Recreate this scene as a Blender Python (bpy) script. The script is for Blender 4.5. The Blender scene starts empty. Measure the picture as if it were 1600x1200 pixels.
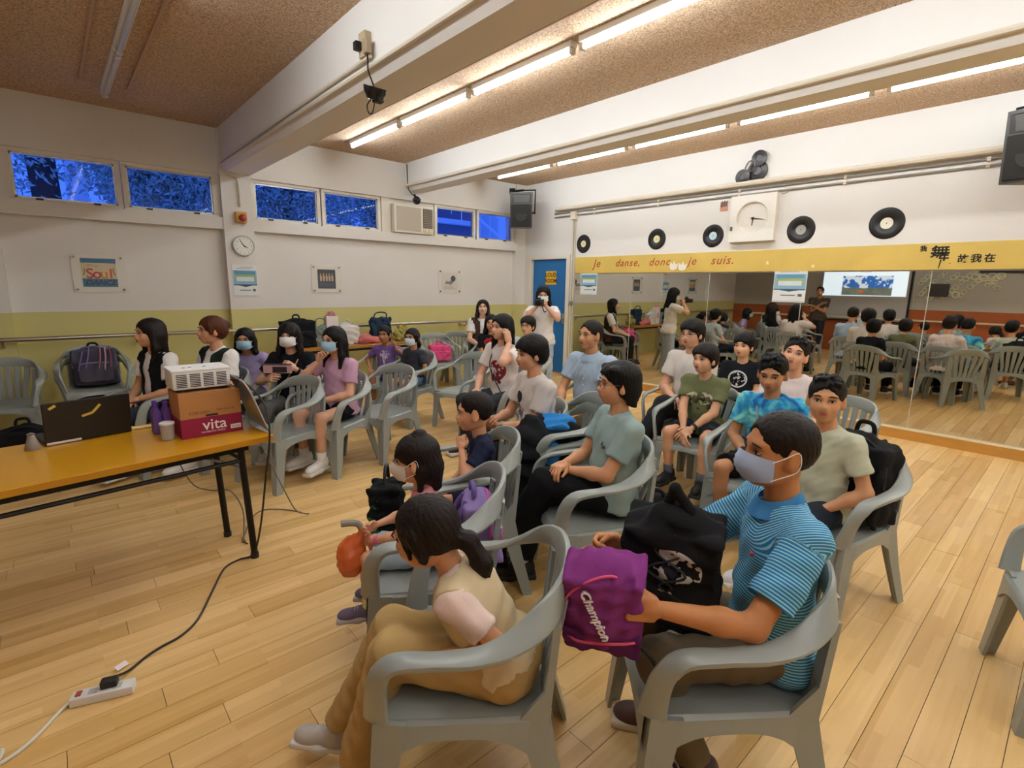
import bpy, bmesh, math, random
import numpy as np
from mathutils import Vector, Matrix
random.seed(7); np.random.seed(7)
PI = math.pi
SC = bpy.context.scene
COL = SC.collection
# ------------------------------------------------------------------ camera
def look_basis(yaw, pit, rol):
    F = Vector((math.sin(yaw)*math.cos(pit), math.cos(yaw)*math.cos(pit), -math.sin(pit)))
    R = Vector((math.cos(yaw), -math.sin(yaw), 0)); U = R.cross(F)
    return R*math.cos(rol)+U*math.sin(rol), -R*math.sin(rol)+U*math.cos(rol), F
CAM_H = 1.58
cr, cu, cf = look_basis(.728158594, .188568053, .0148944221)
cd = bpy.data.cameras.new('camera'); cam = bpy.data.objects.new('camera', cd); COL.objects.link(cam)
cd.sensor_width = 36.0; cd.lens = 804.79/1600*36.0; cd.clip_start = .05; cd.clip_end = 200
cam.matrix_world = Matrix(((cr.x, cu.x, -cf.x, 0), (cr.y, cu.y, -cf.y, 0), (cr.z, cu.z, -cf.z, CAM_H), (0, 0, 0, 1)))
SC.camera = cam
# ------------------------------------------------------------------ world (blue dusk) and exposure
w = bpy.data.worlds.new('dusk_sky'); SC.world = w; w.use_nodes = True
bg = w.node_tree.nodes['Background']; bg.inputs[0].default_value = (.05, .16, 1.0, 1); bg.inputs[1].default_value = 1.15
SC.view_settings.view_transform = 'Standard'; SC.view_settings.look = 'None'
SC.view_settings.exposure = 0.2; SC.view_settings.gamma = 1.0; SC.view_settings.use_curve_mapping = False
TUBE = 52.0        # emission of a lit fluorescent tube
# room
XM, YW, XL, YF, ZC = 6.85, 7.38, -2.09, -4.5, 3.40
# ------------------------------------------------------------------ materials
def lin(h):
    h = h.lstrip('#'); o = []
    for i in (0, 2, 4):
        c = int(h[i:i+2], 16)/255; o.append(c/12.92 if c <= .04045 else ((c+.055)/1.055)**2.4)
    return (*o, 1)
MATS = {}
def mat(name, col, rough=.55, metal=0, var=0, vscale=4, bump=0, bscale=60, emis=0, trans=0, alpha=1, spec=.5, stretch=None, coat=0, sss=0):
    if name in MATS: return MATS[name]
    m = bpy.data.materials.new(name); m.use_nodes = True; nt = m.node_tree; N = nt.nodes; L = nt.links
    p = N['Principled BSDF']; c = lin(col) if isinstance(col, str) else col
    p.inputs['Base Color'].default_value = c; p.inputs['Roughness'].default_value = rough; p.inputs['Metallic'].default_value = metal
    p.inputs['Specular IOR Level'].default_value = spec
    if coat: p.inputs['Coat Weight'].default_value = coat
    if sss: p.inputs['Subsurface Weight'].default_value = sss; p.inputs['Subsurface Radius'].default_value = (.01, .004, .002)
    if trans: p.inputs['Transmission Weight'].default_value = trans
    if alpha < 1: p.inputs['Alpha'].default_value = alpha
    if emis: p.inputs['Emission Color'].default_value = c; p.inputs['Emission Strength'].default_value = emis
    tc = N.new('ShaderNodeTexCoord'); vec = tc.outputs['Object']
    if stretch:
        mp = N.new('ShaderNodeMapping'); mp.inputs['Scale'].default_value = stretch; L.new(vec, mp.inputs[0]); vec = mp.outputs[0]
    if var:
        n = N.new('ShaderNodeTexNoise'); n.inputs['Scale'].default_value = vscale; n.inputs['Detail'].default_value = 4; L.new(vec, n.inputs['Vector'])
        mx = N.new('ShaderNodeMix'); mx.data_type = 'RGBA'
        mx.inputs[6].default_value = (*[max(0, x*(1-var)) for x in c[:3]], 1); mx.inputs[7].default_value = (*[min(1, x*(1+var)) for x in c[:3]], 1)
        L.new(n.outputs['Fac'], mx.inputs[0]); L.new(mx.outputs[2], p.inputs['Base Color'])
    if bump:
        n = N.new('ShaderNodeTexNoise'); n.inputs['Scale'].default_value = bscale; n.inputs['Detail'].default_value = 3; L.new(vec, n.inputs['Vector'])
        b = N.new('ShaderNodeBump'); b.inputs['Strength'].default_value = bump; b.inputs['Distance'].default_value = .01
        L.new(n.outputs['Fac'], b.inputs['Height']); L.new(b.outputs[0], p.inputs['Normal'])
    MATS[name] = m; return m
def cloth(name, col, var=.12): return mat('cloth_'+name, col, rough=.9, var=var, vscale=9, bump=.12, bscale=220, spec=.2)
def nodes(m): return m.node_tree.nodes, m.node_tree.links, m.node_tree.nodes['Principled BSDF']
def math_node(N, L, op, a, b=None):
    n = N.new('ShaderNodeMath'); n.operation = op
    for i, v in enumerate((a, b)):
        if v is None: continue
        if isinstance(v, (int, float)): n.inputs[i].default_value = v
        else: L.new(v, n.inputs[i])
    return n.outputs[0]
def mix_col(N, L, fac, a, b):
    n = N.new('ShaderNodeMix'); n.data_type = 'RGBA'
    if isinstance(fac, (int, float)): n.inputs[0].default_value = fac
    else: L.new(fac, n.inputs[0])
    for i, v in ((6, a), (7, b)):
        if isinstance(v, str): v = lin(v)
        if isinstance(v, tuple): n.inputs[i].default_value = v
        else: L.new(v, n.inputs[i])
    return n.outputs[2]
# ------------------------------------------------------------------ mesh helpers
def new_mesh(name, verts, faces, smooth=False):
    me = bpy.data.meshes.new(name); me.from_pydata([tuple(v) for v in verts], [], [tuple(f) for f in faces]); me.update()
    if smooth: me.shade_smooth()
    return me
def link(name, me, parent=None, m=None, loc=None, rot=None, mw=None):
    o = bpy.data.objects.new(name, me); COL.objects.link(o)
    if m is not None and me is not None and not me.materials: me.materials.append(m)
    if parent is not None: o.parent = parent
    if loc is not None: o.location = loc
    if rot is not None: o.rotation_euler = rot
    if mw is not None: o.matrix_local = mw
    return o
def tag(o, label=None, cat=None, group=None, kind=None):
    if label: o['label'] = label
    if cat: o['category'] = cat
    if group: o['group'] = group
    if kind: o['kind'] = kind
    return o
def thing(name, label, cat, loc=(0, 0, 0), rz=0, group=None):
    o = bpy.data.objects.new(name, None); COL.objects.link(o); o.location = loc; o.rotation_euler = (0, 0, rz); o.empty_display_size = .05
    return tag(o, label, cat, group)
class MB:
    def __init__(s): s.v = []; s.f = []
    def add(s, v, f):
        n = len(s.v); s.v += [Vector(x) for x in v]; s.f += [tuple(i+n for i in q) for q in f]; return s
    def box(s, c, size, M=None, bev=0):
        hx, hy, hz = [x/2 for x in size]
        if bev:
            b = min(bev, hx*.9, hy*.9, hz*.9); v = []
            bm = bmesh.new(); bmesh.ops.create_cube(bm, size=1); bmesh.ops.scale(bm, vec=size, verts=bm.verts)
            bmesh.ops.bevel(bm, geom=bm.edges[:], offset=b, segments=2, profile=.6, affect='EDGES')
            bm.verts.index_update(); v = [x.co.copy() for x in bm.verts]; f = [[q.index for q in k.verts] for k in bm.faces]; bm.free()
        else:
            v = [Vector((x*hx, y*hy, z*hz)) for x in (-1, 1) for y in (-1, 1) for z in (-1, 1)]
            f = [(0, 1, 3, 2), (4, 6, 7, 5), (0, 4, 5, 1), (2, 3, 7, 6), (0, 2, 6, 4), (1, 5, 7, 3)]
        if M is not None: v = [M @ x for x in v]
        return s.add([x+Vector(c) for x in v], f)
    def span(s, a, b, bev=0):
        return s.box([(p+q)/2 for p, q in zip(a, b)], [abs(q-p) for p, q in zip(a, b)], bev=bev)
    def tube(s, pts, r, n=8, caps=True, closed=False):
        pts = [Vector(p) for p in pts]; R = r if isinstance(r, (list, tuple)) else [r]*len(pts); m = len(pts); v = []; f = []
        up = None
        for i, p in enumerate(pts):
            a = pts[(i-1) % m] if (i or closed) else p; b = pts[(i+1) % m] if (i < m-1 or closed) else p
            t = (b-a).normalized()
            if up is None: up = Vector((0, 0, 1)) if abs(t.z) < .9 else Vector((1, 0, 0))
            x = t.cross(up)
            if x.length < 1e-4: x = t.orthogonal()
            x.normalize(); up = x.cross(t).normalized()
            for k in range(n):
                an = 2*PI*k/n; v.append(p + (x*math.cos(an)+up*math.sin(an))*R[i])
        for i in range(m if closed else m-1):
            j = (i+1) % m
            for k in range(n): f.append((i*n+k, i*n+(k+1) % n, j*n+(k+1) % n, j*n+k))
        if caps and not closed: f += [tuple(range(n-1, -1, -1)), tuple((m-1)*n+k for k in range(n))]
        return s.add(v, f)
    def cyl(s, a, b, r, r2=None, n=20): return s.tube([a, b], [r, r if r2 is None else r2], n)
    def lathe(s, prof, M=None, n=28):
        v = []; f = []
        for r, z in prof:
            for k in range(n): an = 2*PI*k/n; v.append(Vector((r*math.cos(an), r*math.sin(an), z)))
        for i in range(len(prof)-1):
            for k in range(n): f.append((i*n+k, i*n+(k+1) % n, (i+1)*n+(k+1) % n, (i+1)*n+k))
        f += [tuple(range(n-1, -1, -1)), tuple((len(prof)-1)*n+k for k in range(n))]
        if M is not None: v = [M @ x for x in v]
        return s.add(v, f)
    def sphere(s, c, r, n=14, M=None):
        rr = r if isinstance(r, (list, tuple)) else (r, r, r); v = []; f = []; m = n//2+1
        for i in range(1, m):
            th = PI*i/m
            for k in range(n): an = 2*PI*k/n; v.append(Vector((rr[0]*math.sin(th)*math.cos(an), rr[1]*math.sin(th)*math.sin(an), rr[2]*math.cos(th))))
        for i in range(m-2):
            for k in range(n): f.append((i*n+k, (i+1)*n+k, (i+1)*n+(k+1) % n, i*n+(k+1) % n))
        v += [Vector((0, 0, rr[2])), Vector((0, 0, -rr[2]))]; t = len(v)-2
        for k in range(n): f.append((t, k, (k+1) % n)); f.append((t+1, (m-2)*n+(k+1) % n, (m-2)*n+k))
        if M is not None: v = [M @ x for x in v]
        return s.add([x+Vector(c) for x in v], f)
    def prism(s, poly, d, M=None):       # polygon in xy, thickness d along z
        n = len(poly); v = [Vector((x, y, 0)) for x, y in poly]+[Vector((x, y, d)) for x, y in poly]
        f = [tuple(range(n-1, -1, -1)), tuple(range(n, 2*n))]+[(i, (i+1) % n, n+(i+1) % n, n+i) for i in range(n)]
        if M is not None: v = [M @ x for x in v]
        return s.add(v, f)
    def mesh(s, name='mesh', smooth=False): return new_mesh(name, s.v, s.f, smooth)
    def obj(s, name, m, parent=None, smooth=False, **k):
        me = s.mesh(name, smooth)
        if smooth: me.set_sharp_from_angle(angle=.7)
        return link(name, me, parent, m, **k)
def copy_tree(o, parent=None, **k):
    c = o.copy(); COL.objects.link(c); c.parent = parent
    for ch in o.children: copy_tree(ch, c)
    for a, b in k.items(): setattr(c, a, b)
    return c
def bez(pts, n=8):                        # smooth path (Catmull-Rom) through points
    pts = [Vector(p) for p in pts]; o = []
    for i in range(len(pts)-1):
        p0 = pts[max(i-1, 0)]; p1 = pts[i]; p2 = pts[i+1]; p3 = pts[min(i+2, len(pts)-1)]
        for k in range(n):
            t = k/n; o.append(.5*((2*p1)+(p2-p0)*t+(2*p0-5*p1+4*p2-p3)*t*t+(3*p1-p0-3*p2+p3)*t**3))
    return o+[pts[-1]]
def text(name, body, size, m, mw, parent=None, ext=.002, shear=0, align='CENTER', spacing=1, bold=0):
    cu_ = bpy.data.curves.new(name, 'FONT'); cu_.body = body; cu_.size = size; cu_.extrude = ext; cu_.shear = shear; cu_.align_x = align; cu_.align_y = 'CENTER'
    cu_.space_character = spacing; cu_.offset = bold; cu_.resolution_u = 3
    t = bpy.data.objects.new(name, cu_); COL.objects.link(t); dg = bpy.context.evaluated_depsgraph_get()
    me = bpy.data.meshes.new_from_object(t.evaluated_get(dg)); COL.objects.unlink(t); bpy.data.objects.remove(t)
    return link(name, me, parent, m, mw=mw)
def frame(o, x, y, z): return Matrix(((x[0], y[0], z[0], o[0]), (x[1], y[1], z[1], o[1]), (x[2], y[2], z[2], o[2]), (0, 0, 0, 1)))
def on_back(x, z, y=YW): return frame((x, y, z), (1, 0, 0), (0, 0, 1), (0, -1, 0))     # upright on the window wall, facing the room
def on_right(y, z, x=XM): return frame((x, y, z), (0, -1, 0), (0, 0, 1), (-1, 0, 0))   # upright on the mirror wall, facing the room
def on_left(y, z, x=XL): return frame((x, y, z), (0, 1, 0), (0, 0, 1), (1, 0, 0))
# ------------------------------------------------------------------ smooth solids (distance field + surface nets)
def V3(a): return np.array(a, np.float32)
def _prim(p, X, Y, Z):
    t = p[0]
    if t in ('c', 'cc', 'ccc'):
        a, b, ra, rb = V3(p[1]), V3(p[2]), p[3], p[4]; d = b-a; L2 = float(d@d)+1e-9
        u = ((X-a[0])*d[0]+(Y-a[1])*d[1]+(Z-a[2])*d[2])/L2; h = np.clip(u, 0, 1)
        q = np.sqrt((X-a[0]-h*d[0])**2+(Y-a[1]-h*d[1])**2+(Z-a[2]-h*d[2])**2)-(ra+(rb-ra)*h)
        if t != 'c': q = np.maximum(q, (u-1)*math.sqrt(L2))
        if t == 'ccc': q = np.maximum(q, -u*math.sqrt(L2))
        return q
    c, M, r = V3(p[1]), p[2], V3(p[3]); x, y, z = X-c[0], Y-c[1], Z-c[2]
    if M is not None:
        M = np.array(M, np.float32); x, y, z = (M[0, 0]*x+M[1, 0]*y+M[2, 0]*z, M[0, 1]*x+M[1, 1]*y+M[2, 1]*z, M[0, 2]*x+M[1, 2]*y+M[2, 2]*z)
    if t == 'e':
        k0 = np.sqrt((x/r[0])**2+(y/r[1])**2+(z/r[2])**2)+1e-6; k1 = np.sqrt((x/r[0]**2)**2+(y/r[1]**2)**2+(z/r[2]**2)**2)+1e-6
        return k0*(k0-1)/k1
    if t == 'b':
        rd = p[5] if len(p) > 5 else .01
        ax, ay, az = np.abs(x)-r[0]+rd, np.abs(y)-r[1]+rd, np.abs(z)-r[2]+rd
        return np.sqrt(np.maximum(ax, 0)**2+np.maximum(ay, 0)**2+np.maximum(az, 0)**2)+np.minimum(np.maximum(ax, np.maximum(ay, az)), 0)-rd
def _bounds(p):
    if p[0] in ('c', 'cc', 'ccc'):
        a, b = np.array(p[1]), np.array(p[2]); r = max(p[3], p[4]); return np.minimum(a, b)-r, np.maximum(a, b)+r
    r = np.array(p[3]); r = r if p[2] is None else np.full(3, np.linalg.norm(r) if p[0] == 'b' else r.max()); return np.array(p[1])-r, np.array(p[1])+r
def sdf(prims, vox, k=.02, subs=(), cuts=(), noise=None, func=None):
    """prims: solids joined smoothly; subs: (prim, k) carved away; cuts: (point, normal) half spaces removed on the normal's side"""
    bs = [_bounds(p) for p in prims]; lo = np.min([b[0] for b in bs], 0)-3*vox-.01; hi = np.max([b[1] for b in bs], 0)+3*vox+.01
    n = np.ceil((hi-lo)/vox).astype(int)+1
    ax = [(lo[i]+vox*np.arange(n[i])).astype(np.float32) for i in range(3)]
    D = np.full(n, 1.0, np.float32)
    for p, (l, h) in zip(prims, bs):
        kk = p[6] if (p[0] in 'eb' and len(p) > 6) else (p[5] if p[0] in ('c', 'cc', 'ccc') and len(p) > 5 else k)
        i0 = np.maximum(((l-lo-kk)/vox).astype(int)-2, 0); i1 = np.minimum(((h-lo+kk)/vox).astype(int)+3, n)
        sl = tuple(slice(a, b) for a, b in zip(i0, i1))
        X = ax[0][sl[0]][:, None, None]; Y = ax[1][sl[1]][None, :, None]; Z = ax[2][sl[2]][None, None, :]
        d = _prim(p, X, Y, Z); e = D[sl]
        hh = np.clip(.5+.5*(e-d)/kk, 0, 1); D[sl] = e*(1-hh)+d*hh-kk*hh*(1-hh)
    X = ax[0][:, None, None]; Y = ax[1][None, :, None]; Z = ax[2][None, None, :]
    for p, kk in subs:
        d = -_prim(p, X, Y, Z); hh = np.clip(.5-.5*(D-d)/kk, 0, 1); D = D*(1-hh)+d*hh+kk*hh*(1-hh)
        D = D.astype(np.float32)
    for c, nn in cuts:
        D = np.maximum(D, (X-c[0])*nn[0]+(Y-c[1])*nn[1]+(Z-c[2])*nn[2])
    if func is not None: D = func(D, X, Y, Z)
    if noise:
        amp, wl, seed = noise; rs = np.random.RandomState(seed); q = 0
        for _ in range(4):
            kx, ky, kz = rs.normal(size=3)*2*PI/wl*.75; ph = rs.rand()*6.28; q = q+np.sin(kx*X+ky*Y+kz*Z+ph)
        D = D+amp*.5*q
    D = np.pad(D, 1, constant_values=1.0); lo = lo-vox; n = n+2
    S = D < 0
    c0 = S[:-1, :-1, :-1].astype(np.int8); tot = np.zeros_like(c0)
    for a in (0, 1):
        for b in (0, 1):
            for c in (0, 1): tot += S[a:n[0]-1+a, b:n[1]-1+b, c:n[2]-1+c]
    act = (tot > 0) & (tot < 8); ci = np.argwhere(act); idx = np.full(act.shape, -1, np.int32); idx[act] = np.arange(len(ci))
    if len(ci) == 0: return np.zeros((0, 3)), np.zeros((0, 4), int)
    acc = np.zeros((len(ci), 3), np.float32); cnt = np.zeros((len(ci), 1), np.float32); I, J, K = ci.T
    for axis in range(3):
        o1, o2 = [i for i in range(3) if i != axis]
        for a in (0, 1):
            for b in (0, 1):
                off = [0, 0, 0]; off[o1] = a; off[o2] = b; of2 = off.copy(); of2[axis] = 1
                d0 = D[I+off[0], J+off[1], K+off[2]]; d1 = D[I+of2[0], J+of2[1], K+of2[2]]
                m = (d0 < 0) != (d1 < 0); t = np.where(m, d0/np.where(m, d0-d1, 1), 0); P = np.zeros((len(ci), 3), np.float32)
                P[:, axis] = t; P[:, o1] = a; P[:, o2] = b; acc += P*m[:, None]; cnt += m[:, None]
    verts = lo+vox*(ci+acc/np.maximum(cnt, 1)); F = []
    for axis in range(3):
        sl0 = [slice(1, n[i]-1) for i in range(3)]; sl0[axis] = slice(0, n[axis]-1); sl1 = list(sl0); sl1[axis] = slice(1, n[axis])
        s0 = S[tuple(sl0)]; s1 = S[tuple(sl1)]; e = np.argwhere(s0 != s1)
        if len(e) == 0: continue
        flip = s0[tuple(e.T)]; base = e.copy(); o1, o2 = [(1, 2), (2, 0), (0, 1)][axis]
        base[:, o1] += 1; base[:, o2] += 1
        q = []
        for a, b in ((-1, -1), (0, -1), (0, 0), (-1, 0)):
            c = base.copy(); c[:, o1] += a; c[:, o2] += b; q.append(idx[tuple(c.T)])
        q = np.stack(q, 1); q[~flip] = q[~flip][:, ::-1]; F.append(q)
    return verts, np.concatenate(F)
def np_mesh(name, verts, quads, smooth=True):
    me = bpy.data.meshes.new(name); nv, nq = len(verts), len(quads)
    me.vertices.add(nv); me.vertices.foreach_set('co', np.asarray(verts, np.float32).ravel())
    me.loops.add(nq*4); me.loops.foreach_set('vertex_index', np.asarray(quads, np.int32).ravel())
    me.polygons.add(nq); me.polygons.foreach_set('loop_start', np.arange(0, nq*4, 4, dtype=np.int32))
    try: me.polygons.foreach_set('loop_total', np.full(nq, 4, np.int32))
    except Exception: pass
    me.update(calc_edges=True); me.validate()
    if smooth: me.shade_smooth()
    return me
def sdf_obj(name, m, parent, prims, vox, loc=None, **k):
    v, q = sdf(prims, vox, **k); return link(name, np_mesh(name, v, q), parent, m, loc=loc)
def join_np(parts):
    V, Q, n = [], [], 0
    for v, q in parts: V.append(v); Q.append(q+n); n += len(v)
    return np.concatenate(V), np.concatenate(Q)
def xf(vq, M):
    v, q = vq; M = np.array(M, np.float64); vv = v@M[:3, :3].T+M[:3, 3]
    return vv, (q if np.linalg.det(M[:3, :3]) > 0 else q[:, ::-1])
# ================================================================== SETTING
def paint(name, low, high, zsplit, rough=.7):
    m = mat(name, high, rough=rough, bump=.05, bscale=35); N, L, p = nodes(m)
    g = N.new('ShaderNodeNewGeometry'); s = N.new('ShaderNodeSeparateXYZ'); L.new(g.outputs['Position'], s.inputs[0])
    f = math_node(N, L, 'LESS_THAN', s.outputs[2], zsplit)
    n = N.new('ShaderNodeTexNoise'); n.inputs['Scale'].default_value = 1.3; n.inputs['Detail'].default_value = 5; L.new(g.outputs['Position'], n.inputs['Vector'])
    c = mix_col(N, L, f, high, low); d = mix_col(N, L, f, tuple(x*.93 for x in lin(high)[:3])+(1,), tuple(x*.88 for x in lin(low)[:3])+(1,))
    L.new(mix_col(N, L, n.outputs['Fac'], c, d), p.inputs['Base Color']); return m
M_wall = paint('wall_paint_yellow_dado', '#d6cd86', '#e6e1da', 1.23)
M_wallL = paint('wall_paint_orange_dado', '#a8541f', '#b9b2a8', 1.15)
M_white = mat('white_paint', '#e6e1da', rough=.65, var=.04, vscale=2)
M_frame = mat('window_frame_paint', '#e4dccb', rough=.5, var=.05)
M_ceil = mat('wood_wool_ceiling', '#b8875c', rough=.95, spec=.1)
N, L, p = nodes(M_ceil)
tc = N.new('ShaderNodeTexCoord'); n1 = N.new('ShaderNodeTexNoise'); n1.inputs['Scale'].default_value = 75; n1.inputs['Detail'].default_value = 3; n1.inputs['Distortion'].default_value = 1.5
L.new(tc.outputs['Object'], n1.inputs['Vector'])
rp = N.new('ShaderNodeValToRGB'); rp.color_ramp.elements[0].position = .36; rp.color_ramp.elements[0].color = lin('#a28264'); rp.color_ramp.elements[1].position = .62; rp.color_ramp.elements[1].color = lin('#ecd0b2')
L.new(n1.outputs['Fac'], rp.inputs[0]); L.new(rp.outputs[0], p.inputs['Base Color'])
bp = N.new('ShaderNodeBump'); bp.inputs['Strength'].default_value = .8; bp.inputs['Distance'].default_value = .012; L.new(n1.outputs['Fac'], bp.inputs['Height']); L.new(bp.outputs[0], p.inputs['Normal'])
# floor planks
M_floor = mat('oak_plank', '#cf9a55', rough=.32, spec=.5)
N, L, p = nodes(M_floor)
g = N.new('ShaderNodeNewGeometry'); oi = N.new('ShaderNodeObjectInfo'); at_ = N.new('ShaderNodeAttribute'); at_.attribute_name = 'rnd'
rnd = math_node(N, L, 'FRACT', math_node(N, L, 'ADD', oi.outputs['Random'], at_.outputs['Fac']))
mp = N.new('ShaderNodeMapping'); mp.inputs['Scale'].default_value = (2.2, 40, 1); L.new(g.outputs['Position'], mp.inputs[0])
gr = N.new('ShaderNodeTexNoise'); gr.inputs['Scale'].default_value = 1.0; gr.inputs['Detail'].default_value = 5; L.new(mp.outputs[0], gr.inputs['Vector'])
bt = N.new('ShaderNodeTexBrick'); bt.inputs['Scale'].default_value = 1; bt.inputs['Mortar Size'].default_value = 0; bt.inputs['Brick Width'].default_value = .52; bt.inputs['Row Height'].default_value = .0395
bt.inputs['Color1'].default_value = (0, 0, 0, 1); bt.inputs['Color2'].default_value = (1, 1, 1, 1); bt.offset = .37
L.new(g.outputs['Position'], bt.inputs['Vector'])
f1 = math_node(N, L, 'ADD', math_node(N, L, 'MULTIPLY', rnd, .45), math_node(N, L, 'ADD', math_node(N, L, 'MULTIPLY', bt.outputs['Color'], .3), math_node(N, L, 'MULTIPLY', gr.outputs['Fac'], .35)))
rp = N.new('ShaderNodeValToRGB'); rp.color_ramp.elements[0].position = .12; rp.color_ramp.elements[0].color = lin('#c4964e'); rp.color_ramp.elements[1].position = .9; rp.color_ramp.elements[1].color = lin('#f0cb8c')
L.new(f1, rp.inputs[0]); L.new(rp.outputs[0], p.inputs['Base Color'])
big = N.new('ShaderNodeTexNoise'); big.inputs['Scale'].default_value = 1.7; L.new(g.outputs['Position'], big.inputs['Vector'])
L.new(math_node(N, L, 'ADD', math_node(N, L, 'MULTIPLY', big.outputs['Fac'], .22), .24), p.inputs['Roughness'])
M_gap = mat('plank_gap_dark', '#4a2f16', rough=.9)
floor = tag(MB().span((XL-.2, YF-.2, -.12), (XM+.2, YW+.3, -.02)).obj('floor', M_gap), 'varnished oak plank floor of the dance room', None, None, 'structure')
PW = .118
unit = MB().box((0, 0, 0), (1, 1, 1)).mesh('plank'); unit.materials.append(M_floor)
planks = []; r0 = 0
y = YF
while y < YW+.1:
    x = XL-random.random()*1.2
    while x < XM:
        ln = random.choice((1.0, 1.25, 1.5, 1.7)); a, b = max(x, XL), min(x+ln, XM); x += ln
        if b-a > .05: planks.append((a, b, y))
    y += PW
def px_of(P):
    q = Vector(P)-Vector((0, 0, CAM_H)); d = q.dot(cf)
    return (800+804.79*q.dot(cr)/d, 600-804.79*q.dot(cu)/d, d) if d > .1 else (9e9, 9e9, d)
def plank_size(t):
    c = px_of(((t[0]+t[1])/2, t[2]+PW/2, 0)); e = px_of((t[0]+.02, t[2]+PW/2, 0)); e2 = px_of((t[1]-.02, t[2]+PW/2, 0))
    ok = any(-60 < q[0] < 1660 and 0 < q[1] < 1260 and q[2] > .1 for q in (c, e, e2)); d = min(q[2] for q in (c, e, e2) if q[2] > .1) if ok else 99
    return d
order = sorted(range(len(planks)), key=lambda i: plank_size(planks[i]))
sel = set(order[:300])
rest = MB(); rv = []
for i, (a, b, y) in enumerate(planks):
    h = .02+random.uniform(-.0004, .0004); g_ = .0011
    if i in sel:
        o = link('plank', unit, floor); o.location = ((a+b)/2, y+PW/2, -.02+h/2); o.scale = (b-a-2*g_, PW-2*g_, h)
    else:
        rest.span((a+g_, y+g_, -.02), (b-g_, y+PW-g_, -.02+h)); rv += [random.random()]*8
ro = rest.obj('plank_field', M_floor, floor); ro['kind'] = 'stuff'
at = ro.data.attributes.new('rnd', 'FLOAT', 'POINT'); at.data.foreach_set('value', rv)
# ceiling and beams
tag(MB().span((XL-.2, YF-.2, ZC), (XM+.2, YW+.3, ZC+.1)).obj('ceiling', M_ceil), 'tan wood-wool ceiling', None, None, 'structure')
def beam(i, x0, x1, z0, label):
    m = MB(); m.span((x0, YF, z0+.06), (x1, YW+.03, ZC+.01)); ch = .05
    m.add([(x0, YF, z0+.06), (x1, YF, z0+.06), (x1-ch, YF, z0), (x0+ch, YF, z0), (x0, YW+.03, z0+.06), (x1, YW+.03, z0+.06), (x1-ch, YW+.03, z0), (x0+ch, YW+.03, z0)],
          [(0, 1, 2, 3), (7, 6, 5, 4), (0, 3, 7, 4), (1, 5, 6, 2), (3, 2, 6, 7)])
    return tag(m.obj('trim_%d' % i, M_white), label, None, None, 'structure')
beam(1, 1.75, 2.13, 2.90, 'deep white ceiling beam nearest the camera')
beam(2, 4.33, 4.68, 3.0, 'white ceiling beam between the two lit tube rows')
beam(3, -.85, -.5, 2.90, 'white ceiling beam over the laptop side')
# window wall
WZ0, WZ1 = 2.39, 2.83
m = MB(); D2 = YW+.28
m.span((XL-.2, YW+.09, 0), (XM+.2, D2, 2.22))
m.span((XL-.2, YW, 2.22), (XM+.2, D2, 2.36))
m.span((XL-.2, YW+.02, 2.87), (XM+.2, D2, ZC))
for a, b in ((-.85, -.30), (1.73, 2.08), (6.62, XM+.2)): m.span((a, YW-.012, 0), (b, D2, ZC))
m.span((XL-.2, YW+.02, 2.36), (-.85, D2, 2.87))
for a, b in ((-.31, -.184), (1.694, 1.74), (2.07, 2.092), (6.603, 6.63)): m.span((a, YW+.05, 2.34), (b, D2, 2.88))
tag(m.obj('wall_back', M_wall), 'window wall painted cream above a yellow dado', None, None, 'structure')
# mirror wall
m = MB()
m.span((XM, YF-.2, 0), (XM+.2, 6.24, ZC)); m.span((XM, 6.24, 2.08), (XM+.2, 7.2, ZC)); m.span((XM, 7.2, 0), (XM+.2, YW+.1, ZC))
tag(m.obj('wall_right', M_wall), 'mirror wall painted cream above the yellow band', None, None, 'structure')
tag(MB().span((XL-.2, YF-.2, 0), (XL, YW+.1, ZC)).obj('wall_left', M_wallL), 'screen wall with an orange brown dado', None, None, 'structure')
tag(MB().span((XL-.2, YF-.2, 0), (XM+.2, YF, ZC)).obj('wall_front', M_wall), 'wall behind the camera', None, None, 'structure')
M_ply = mat('varnished_wood_edge', '#c08a3c', rough=.4, var=.15, vscale=3, stretch=(8, 1, 8))
pl_ = MB().span((XM-.07, YF, 0), (XM, 6.07, .105)).obj('trim_4', M_ply); tag(pl_, 'varnished wooden plinth under the mirrors', None, None, 'structure')
MB().span((XM-.075, YF, .105), (XM, 6.07, .118)).obj('ledge', mat('pale_ledge', '#e3d2ac', rough=.4), pl_)
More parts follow.
